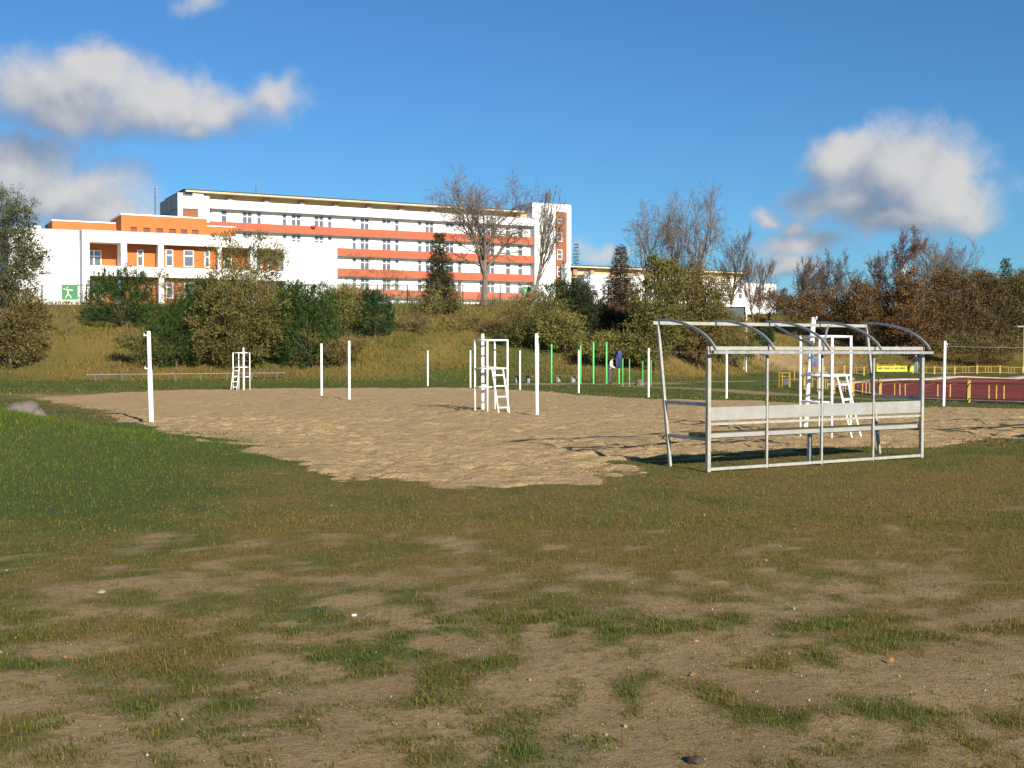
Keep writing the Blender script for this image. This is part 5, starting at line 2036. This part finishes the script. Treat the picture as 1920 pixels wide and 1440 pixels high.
def pine(name, label, base, blobs, seed, shoots=1300, cols=PINE, spikes=(), ln=0.42):
    p = place(*base)
    g = np.random.default_rng(seed)
    C0, U, R = blob_pts(g, blobs, p.y, int(shoots * 1.3), 0.55)
    C0 = C0[C0[:, 2] > terr(C0[:, 0], C0[:, 1]) + 0.05]
    n = len(C0)
    ctr = C0.mean(0)
    U = C0 - (ctr + np.array([0, 0, -1.0])); U /= np.linalg.norm(U, axis=1, keepdims=True)
    D = U * 0.7 + np.array([0, 0, 0.75]) + g.normal(0, 0.28, (n, 3))
    parts = [needles(C0, D, ln * g.uniform(0.6, 1.3, n).repeat(10), 0.046, 0.22, 10, cols, g)]
    sc = p.y / FPX
    for sx, sy, hpx in spikes:
        k = 16
        q = np.stack([np.full(k, (sx - CX) * sc), np.full(k, p.y), CAMZ + (656 - sy - np.linspace(-hpx * 0.6, hpx, k)) * sc], 1) + g.normal(0, 0.07, (k, 3))
        parts.append(needles(q, np.tile([0, 0, 1.0], (k, 1)) + g.normal(0, 0.3, (k, 3)), np.full(k * 14, 0.35), 0.045, 0.22, 14, cols, g))
    V, F, C = merge(parts)
    o = thing(name, label, 'shrub', p, 0, TREES)
    off = np.array(p)
    Vt, Ft = tubes(limbs(np.array(p), C0, g, 22, 0.09, 0.35))
    link('trunk', mesh_np('trunk', Vt - off, Ft, None, True), M['bark_brown'], o)
    link('crown', mesh_np('crown', V - off, F, C), M['needle'], o)
    return o


def spruce(name, label, base, top_px, half_px, seed, cols=PINE, levels=34, droop=0.25, Y=None):
    p = place(base[0], base[1]) if Y is None else on(base[0], Y)
    h = zat(top_px, p.y) - p.z
    hw = half_px / FPX * p.y
    g = np.random.default_rng(seed)
    P, D, LN = [], [], []
    levels = int(levels * 1.5)
    segs = [(0, 0, -0.3, 0, 0, h * 0.5, 0.16, 0.09), (0, 0, h * 0.5, 0, 0, h, 0.09, 0.015)]
    for i in range(levels):
        t = i / (levels - 1)
        z = h * (0.05 + 0.94 * t)
        r = hw * (1 - t) ** 0.8 * g.uniform(0.85, 1.2) + 0.14
        nb = int(7 + 9 * (1 - t))
        for k in range(nb):
            a = k * 2 * np.pi / nb + g.uniform(-0.35, 0.35) + i
            rr_ = r * g.uniform(0.65, 1.12)
            d = np.array([np.cos(a), np.sin(a), -droop + 0.3 * t])
            segs.append((0, 0, z, *(np.array([0, 0, z]) + d * rr_), 0.025, 0.008))
            m_ = max(2, int(rr_ / 0.22))
            for q in range(m_):
                f = (q + 0.6) / m_
                P.append(np.array([0, 0, z]) + d * rr_ * f + g.normal(0, 0.05, 3) + np.array([0, 0, 0.12 * f * f]))
                D.append(d + g.normal(0, 0.35, 3)); LN.append(0.34)
    P, D = np.array(P), np.array(D)
    V, F, C = needles(P, D, 0.34, 0.048, 0.22, 10, cols, g)
    o = thing(name, label, 'tree', p, 0, TREES)
    Vt, Ft = tubes(segs)
    link('trunk', mesh_np('trunk', Vt, Ft), M['bark_brown'], o)
    link('crown', mesh_np('crown', V, F, C), M['needle'], o)
    return o


OLIVE = [(0.1668, 0.154, 0.044), (0.1232, 0.133, 0.033), (0.2175, 0.182, 0.0572), (0.1087, 0.098, 0.033)]
BROWNOL = [(0.165, 0.135, 0.0459), (0.2112, 0.1585, 0.0524), (0.1162, 0.113, 0.0371), (0.1386, 0.0992, 0.0393)]
GREYOL = [(0.1166, 0.1243, 0.0577), (0.0907, 0.1021, 0.0447), (0.1382, 0.1332, 0.0654), (0.0734, 0.0799, 0.037)]
LIGHTOL = [(0.203, 0.189, 0.0495), (0.161, 0.1688, 0.044), (0.245, 0.2025, 0.066)]
RUST = [(0.2025, 0.1035, 0.0374), (0.2452, 0.1323, 0.0462), (0.1492, 0.0863, 0.0374), (0.1173, 0.0748, 0.0385)]
DARKBR = [(0.1553, 0.0971, 0.0501), (0.1175, 0.0937, 0.0418), (0.1893, 0.1172, 0.0584), (0.1042, 0.0753, 0.0418)]

leafy('leafy_tree', 'tall grey green tree at the left edge of the picture', (22, 690), [(-30, 450, 75, 115), (30, 420, 42, 55), (55, 470, 30, 30), (10, 520, 60, 60), (60, 500, 34, 26)], GREYOL, 11, 560, 26, (0.26, 0.05), 0.26, 0.14, 'bark')
leafy('brown_shrub', 'brownish shrub under the tall tree at the left edge', (40, 688), [(20, 600, 78, 62), (60, 585, 34, 40), (10, 650, 70, 42)], BROWNOL, 12, 420, 26, (0.20, 0.06), 0.25, 0.09)
bare_tree('sapling', 'thin bare sapling in the gap left of the first pine', (124, 642, None), 558, 24, 0.035, 13, (6, 4, 4), 'bark', rmin=0.008)
pine('pine_shrub', 'dark rounded pine in front of the annex loggias', (228, 613), [(225, 575, 66, 42), (203, 548, 36, 34), (240, 540, 34, 32), (268, 560, 20, 40)], 21, 1500, PINE, ((238, 512, 14), (268, 520, 12), (197, 518, 8)))
pine('pine_shrub', 'dark pine partly behind the big feathery tree, above the left umpire stand', (330, 690), [(325, 640, 48, 52), (305, 605, 32, 34), (365, 575, 38, 46), (345, 620, 40, 50)], 22, 1500)
leafy('feathery_tree', 'large feathery brown green tree above the left umpire stand', (452, 690), [(450, 600, 92, 62), (448, 640, 80, 46), (430, 545, 62, 45), (505, 590, 44, 48)], BROWNOL + OLIVE, 23, 620, 28, (0.22, 0.055), 0.26, 0.12)
leafy('airy_tree', 'airy tree whose thin top stands against the white annex', (470, 640), [(465, 470, 78, 34), (440, 505, 60, 42), (510, 500, 36, 34), (470, 545, 70, 30)], OLIVE, 24, 230, 20, (0.24, 0.05), 0.26, 0.08)
leafy('young_tree', 'thin young tree left of the airy tree before the annex', (322, 600), [(312, 520, 22, 16), (330, 545, 26, 26)], OLIVE, 241, 40, 16, (0.2, 0.05), 0.2, 0.04, nl=16)
pine('pine_shrub', 'tall dark pine right of the feathery tree', (588, 690), [(585, 625, 56, 62), (562, 575, 32, 36), (600, 575, 34, 36), (540, 620, 30, 56)], 25, 1700, PINE, ((557, 545, 10), (590, 545, 10)))
leafy('olive_shrub', 'yellowish olive shrub between two dark pines', (648, 632), [(650, 582, 42, 46), (632, 560, 34, 24)], LIGHTOL, 26, 300, 24, (0.18, 0.05), 0.22, 0.07)
pine('pine_shrub', 'small round dark pine right of the olive shrub', (703, 632), [(703, 592, 36, 38), (692, 574, 22, 24)], 27, 900, [(0.026, 0.060, 0.022), (0.036, 0.075, 0.026), (0.022, 0.045, 0.018)])
leafy('sparse_tree', 'sparse thin tree before the salmon balcony bands', (697, 572), [(690, 500, 46, 26), (735, 515, 34, 24), (670, 535, 30, 18), (720, 545, 36, 16)], OLIVE, 28, 110, 13, (0.18, 0.045), 0.24, 0.06, nl=40)
spruce('spruce_tree', 'dark green spruce in front of the middle of the long building', (824, 585), 440, 33, 29, [(0.030, 0.048, 0.020), (0.042, 0.058, 0.024), (0.055, 0.052, 0.024), (0.022, 0.036, 0.018)], 28, 0.15)
leafy('olive_shrub', 'low olive shrub at the foot of the dark spruce', (825, 592), [(822, 562, 44, 26), (850, 572, 24, 16)], OLIVE, 30, 80, 18, (0.18, 0.05), 0.22, 0.05)
leafy('slope_shrub', 'loose light olive shrub on the slope left of centre', (792, 628), [(790, 578, 44, 38), (760, 585, 26, 26)], LIGHTOL, 31, 70, 14, (0.18, 0.045), 0.26, 0.05)
leafy('slope_shrub', 'low light shrub below the big bare tree', (905, 628), [(900, 588, 62, 28), (945, 590, 40, 24)], LIGHTOL, 32, 70, 14, (0.17, 0.045), 0.26, 0.05)
bare_tree('bare_tree', 'big bare tree with broad round crown before the long building', (909, 574, None), 312, 112, 0.34, 36, (11, 8, 7, 6), 'bark', fork=0.34, up=0.09, spread=(28, 60), rmin=0.0135, lead=0.5, r0=(0.85, 1.25))
bare_tree('bare_tree', 'slim bare tree leaning right before the stair tower', (996, 574, None), 350, 42, 0.17, 34, (7, 6, 5, 5), 'bark', fork=0.35, up=0.2, spread=(16, 36), lean=(0.30, 0), stems=2, rmin=0.012)
leafy('olive_shrub', 'olive shrub on the slope below the leaning bare tree', (1000, 652), [(1000, 592, 54, 44), (985, 625, 34, 28), (1038, 586, 30, 22)], OLIVE, 35, 200, 20, (0.18, 0.05), 0.24, 0.07)
pine('pine_shrub', 'pine with pointed tops below the stair tower', (1052, 640), [(1052, 565, 44, 34), (1075, 585, 36, 40)], 362, 1000, [(0.040, 0.062, 0.024), (0.055, 0.075, 0.028), (0.030, 0.048, 0.020)], ((1045, 538, 14), (1058, 515, 26), (1075, 535, 14)))
pine('pine_shrub', 'bushy dark pine left of the brownish spruce', (1105, 652), [(1100, 598, 40, 50), (1118, 615, 28, 36), (1085, 560, 22, 26)], 37, 1200, [(0.040, 0.052, 0.022), (0.030, 0.046, 0.020), (0.052, 0.060, 0.024)])
leafy('yellow_shrub', 'yellow green shrub below the bushy pine', (1062, 668), [(1060, 622, 40, 34), (1035, 610, 30, 30)], LIGHTOL, 38, 220, 22, (0.17, 0.05), 0.22, 0.06)
spruce('far_spruce', 'distant spruce behind the low wing beside the tower', (1080, 0), 458, 15, 39, PINE, 18, 0.3, Y=240)
spruce('blue_spruce', 'small blue spruce before the low wing', (1101, 0), 514, 6, 391, [(0.10, 0.15, 0.17), (0.13, 0.18, 0.20), (0.08, 0.12, 0.14)], 12, 0.1, Y=150)
spruce('brown_spruce', 'spruce with rusty brown needles before the low wing', (1163, 600), 466, 40, 40, [(0.105, 0.062, 0.036), (0.075, 0.056, 0.032), (0.036, 0.048, 0.022), (0.120, 0.072, 0.040)], 24, 0.22)
leafy('rust_shrub', 'low rusty shrub at the foot of the brownish spruce', (1170, 640), [(1165, 592, 46, 14), (1195, 605, 22, 12)], RUST, 41, 120, 20, (0.15, 0.06), 0.2, 0.04)
pine('dark_juniper', 'very dark low conifer below the rusty shrub', (1160, 655), [(1160, 618, 44, 24), (1195, 610, 20, 30)], 411, 800, [(0.016, 0.030, 0.016), (0.022, 0.038, 0.018)])
leafy('yellow_shrub', 'yellow olive shrub above the green exercise posts', (1165, 690), [(1150, 650, 44, 22), (1195, 650, 40, 26), (1120, 650, 30, 20)], LIGHTOL, 42, 260, 22, (0.17, 0.05), 0.22, 0.06)
leafy('olive_tree', 'tall olive brown bushy tree left of the shelter roof', (1228, 695), [(1232, 590, 48, 56), (1215, 640, 50, 44), (1245, 530, 40, 36), (1235, 500, 26, 22)], OLIVE, 43, 560, 26, (0.19, 0.055), 0.25, 0.1)
leafy('olive_tree', 'broad olive tree directly behind the shelter roof', (1312, 692), [(1300, 585, 58, 60), (1330, 640, 60, 38), (1285, 530, 40, 36), (1335, 555, 34, 34)], BROWNOL, 44, 640, 26, (0.19, 0.055), 0.25, 0.1)
spruce('young_spruce', 'young deep green spruce inside the olive tree crown', (1306, 640), 512, 18, 45, [(0.020, 0.055, 0.022), (0.030, 0.070, 0.028)], 18, 0.1)
leafy('olive_shrub', 'spreading olive shrub around the white framed board', (1372, 688), [(1360, 620, 44, 36), (1385, 650, 40, 26), (1345, 650, 40, 30)], OLIVE, 46, 380, 24, (0.18, 0.05), 0.24, 0.08)
pine('dark_juniper', 'small dark pine just right of the white framed board', (1430, 668), [(1428, 636, 22, 24)], 47, 500, [(0.022, 0.050, 0.020), (0.030, 0.060, 0.024)])
bare_tree('bare_tree', 'bare tree with dense twigs left of the twin bare crowns', (1212, None, 118), 372, 58, 0.20, 51, (9, 7, 6, 5), 'bark', fork=0.35, up=0.05, spread=(30, 64), rmin=0.0115, lead=0.5, r0=(0.8, 1.2))
bare_tree('bare_tree', 'tall bare tree with two upright crowns above the shelter', (1308, None, 118), 340, 66, 0.24, 52, (9, 7, 6, 5), 'bark', fork=0.4, up=0.06, spread=(28, 62), lean=(-0.08, 0), rmin=0.0115, lead=0.5, r0=(0.8, 1.25))
bare_tree('bare_tree', 'bare tree in the middle of the group above the shelter', (1268, None, 121), 356, 56, 0.20, 53, (9, 7, 6, 5), 'bark', fork=0.35, up=0.05, spread=(30, 64), rmin=0.0115, lead=0.5, r0=(0.8, 1.2))
bare_tree('twiggy_tree', 'brown twiggy tree right of the tall bare trees', (1362, None, 122), 430, 42, 0.15, 54, (8, 6, 5, 4), 'bark_brown', [(0.12, 0.07, 0.04), (0.16, 0.09, 0.05)], 500, 0.10, fork=0.2, up=0.3, spread=(16, 36), stems=2)
bare_tree('twiggy_tree', 'small twiggy tree before the right end of the low wing', (1416, None, 128), 470, 36, 0.12, 55, (8, 6, 5, 4), 'bark_brown', [(0.12, 0.07, 0.04)], 300, 0.10, fork=0.2, up=0.3, spread=(18, 40), stems=2)
bare_tree('twiggy_tree', 'brownish tree just right of the low wing', (1496, None, 140), 480, 40, 0.14, 56, (8, 6, 5, 4), 'bark_brown', RUST + DARKBR, 900, 0.13, fork=0.15, up=0.25, spread=(20, 42), stems=2)
bare_tree('twiggy_tree', 'tree with a few dry leaves left of the birch', (1568, None, 140), 468, 48, 0.16, 57, (8, 6, 5, 5), 'bark_brown', DARKBR, 1700, 0.14, fork=0.15, up=0.24, spread=(22, 44), stems=2)
bare_tree('birch_tree', 'pale trunked birch with rusty foliage on the right', (1680, None, 128), 430, 54, 0.17, 58, (13, 7, 6, 4), 'birch', [(0.25, 0.14, 0.085), (0.21, 0.11, 0.065), (0.17, 0.09, 0.055)], 7500, 0.14, fork=0.16, up=0.10, spread=(24, 46))
bare_tree('bare_tree', 'bare tree right behind the birch', (1738, None, 142), 450, 36, 0.15, 59, (7, 6, 5, 4), 'bark', fork=0.2, up=0.3, spread=(16, 36), stems=2)
bare_tree('bare_tree', 'bare tree with fan shaped crown right of the birch', (1790, None, 144), 446, 46, 0.18, 60, (8, 6, 5, 5), 'bark', fork=0.25, up=0.3, spread=(16, 38), stems=2)
leafy('rust_tree', 'rusty orange bush under the birch, left side', (1640, 660), [(1632, 590, 44, 46), (1612, 560, 28, 30), (1655, 625, 44, 28)], RUST + DARKBR, 61, 320, 20, (0.18, 0.09), 0.3, 0.08, surf=0.35)
leafy('rust_tree', 'rusty brown bush under the birch, right side', (1712, 668), [(1712, 595, 44, 52), (1730, 640, 40, 26), (1700, 545, 30, 36)], RUST + DARKBR, 62, 420, 22, (0.18, 0.09), 0.3, 0.08, surf=0.35)
leafy('dark_thicket_tree', 'dark brown bushy tree with flat top right of the birch', (1790, 668), [(1785, 560, 52, 50), (1805, 610, 56, 44), (1760, 605, 34, 44), (1790, 525, 40, 16)], DARKBR, 63, 640, 24, (0.18, 0.08), 0.3, 0.1)
leafy('dark_thicket_tree', 'dark brown bushy tree second from the right edge', (1858, 660), [(1855, 570, 46, 52), (1870, 615, 50, 40), (1840, 530, 24, 22)], DARKBR + [(0.06, 0.07, 0.03)], 64, 560, 24, (0.18, 0.08), 0.3, 0.1)
leafy('dark_thicket_tree', 'dark green brown bushy tree at the right edge', (1925, 660), [(1920, 570, 40, 60), (1940, 610, 50, 50), (1905, 545, 26, 26)], DARKBR + OLIVE, 65, 480, 24, (0.18, 0.08), 0.3, 0.1)
spruce('spruce_tree', 'spruce tip rising above the thicket near the right edge', (1884, 0), 488, 22, 66, PINE + [(0.05, 0.05, 0.025)], 20, 0.2, Y=140)
leafy('thicket_shrub', 'low brown shrub between low wing and birch', (1545, 640), [(1545, 575, 52, 30), (1590, 590, 34, 34), (1500, 575, 34, 26)], DARKBR + RUST, 67, 360, 22, (0.17, 0.08), 0.3, 0.06, surf=0.35)
leafy('thicket_shrub', 'brown shrub just right of the low wing end', (1440, 610), [(1432, 562, 24, 24), (1460, 575, 22, 16)], DARKBR, 68, 130, 20, (0.16, 0.07), 0.25, 0.05)
leafy('thicket_shrub', 'scrubby brown undergrowth below the dark thicket', (1830, 690), [(1800, 650, 60, 22), (1870, 652, 60, 20)], DARKBR + OLIVE, 69, 260, 20, (0.17, 0.06), 0.28, 0.05)

for px, top, hw, seed, Y, lab in ((1532, 500, 40, 81, 150, 'grey brown tree filling the gap behind the two twiggy trees'), (1612, 505, 42, 82, 150, 'twiggy tree behind the rusty bushes left of the birch'),
                                  (1650, 470, 34, 83, 148, 'twiggy tree close behind the birch on its left'), (1762, 480, 36, 84, 150, 'twiggy tree between the two bare trees right of the birch'),
                                  (1838, 500, 36, 85, 150, 'twiggy tree behind the dark thicket'), (1910, 505, 34, 86, 150, 'twiggy tree at the far right edge'), (1470, 540, 30, 87, 150, 'low twiggy tree beside the end of the low wing')):
    bare_tree('twiggy_tree', lab, (px, None, Y), top, hw, 0.14, seed, (8, 6, 5, 4), 'bark_brown', DARKBR + RUST[:1], 1500, 0.15, fork=0.12, up=0.2, spread=(20, 44), stems=2)
leafy('thicket_shrub', 'brown scrub on the crest behind the birch', (1660, None, 146), [(1560, 585, 70, 22), (1650, 575, 70, 30), (1740, 570, 70, 40)], DARKBR + BROWNOL[:1], 88, 520, 24, (0.2, 0.08), 0.32, 0.06)
leafy('dark_thicket_tree', 'dark brown thicket on the crest toward the right edge', (1850, None, 146), [(1830, 560, 70, 44), (1910, 560, 60, 46), (1790, 585, 50, 30)], DARKBR, 89, 620, 24, (0.2, 0.08), 0.32, 0.08)

pine('pine_shrub', 'dark pine behind the left side of the feathery tree', (398, 640), [(395, 595, 44, 44), (380, 565, 30, 30)], 91, 900)
pine('pine_shrub', 'dark pine filling the gap right of the feathery tree', (535, 640), [(532, 588, 40, 42), (548, 560, 26, 28)], 92, 900)
leafy('olive_shrub', 'low olive scrub below the two left pines', (290, 690), [(285, 655, 46, 24), (250, 640, 34, 16)], OLIVE, 93, 130, 18, (0.18, 0.05), 0.24, 0.05)
leafy('slope_shrub', 'brownish low scrub at the foot of the tall dark pine', (640, 690), [(625, 660, 30, 20), (660, 650, 24, 12)], BROWNOL, 94, 80, 18, (0.18, 0.05), 0.24, 0.04)
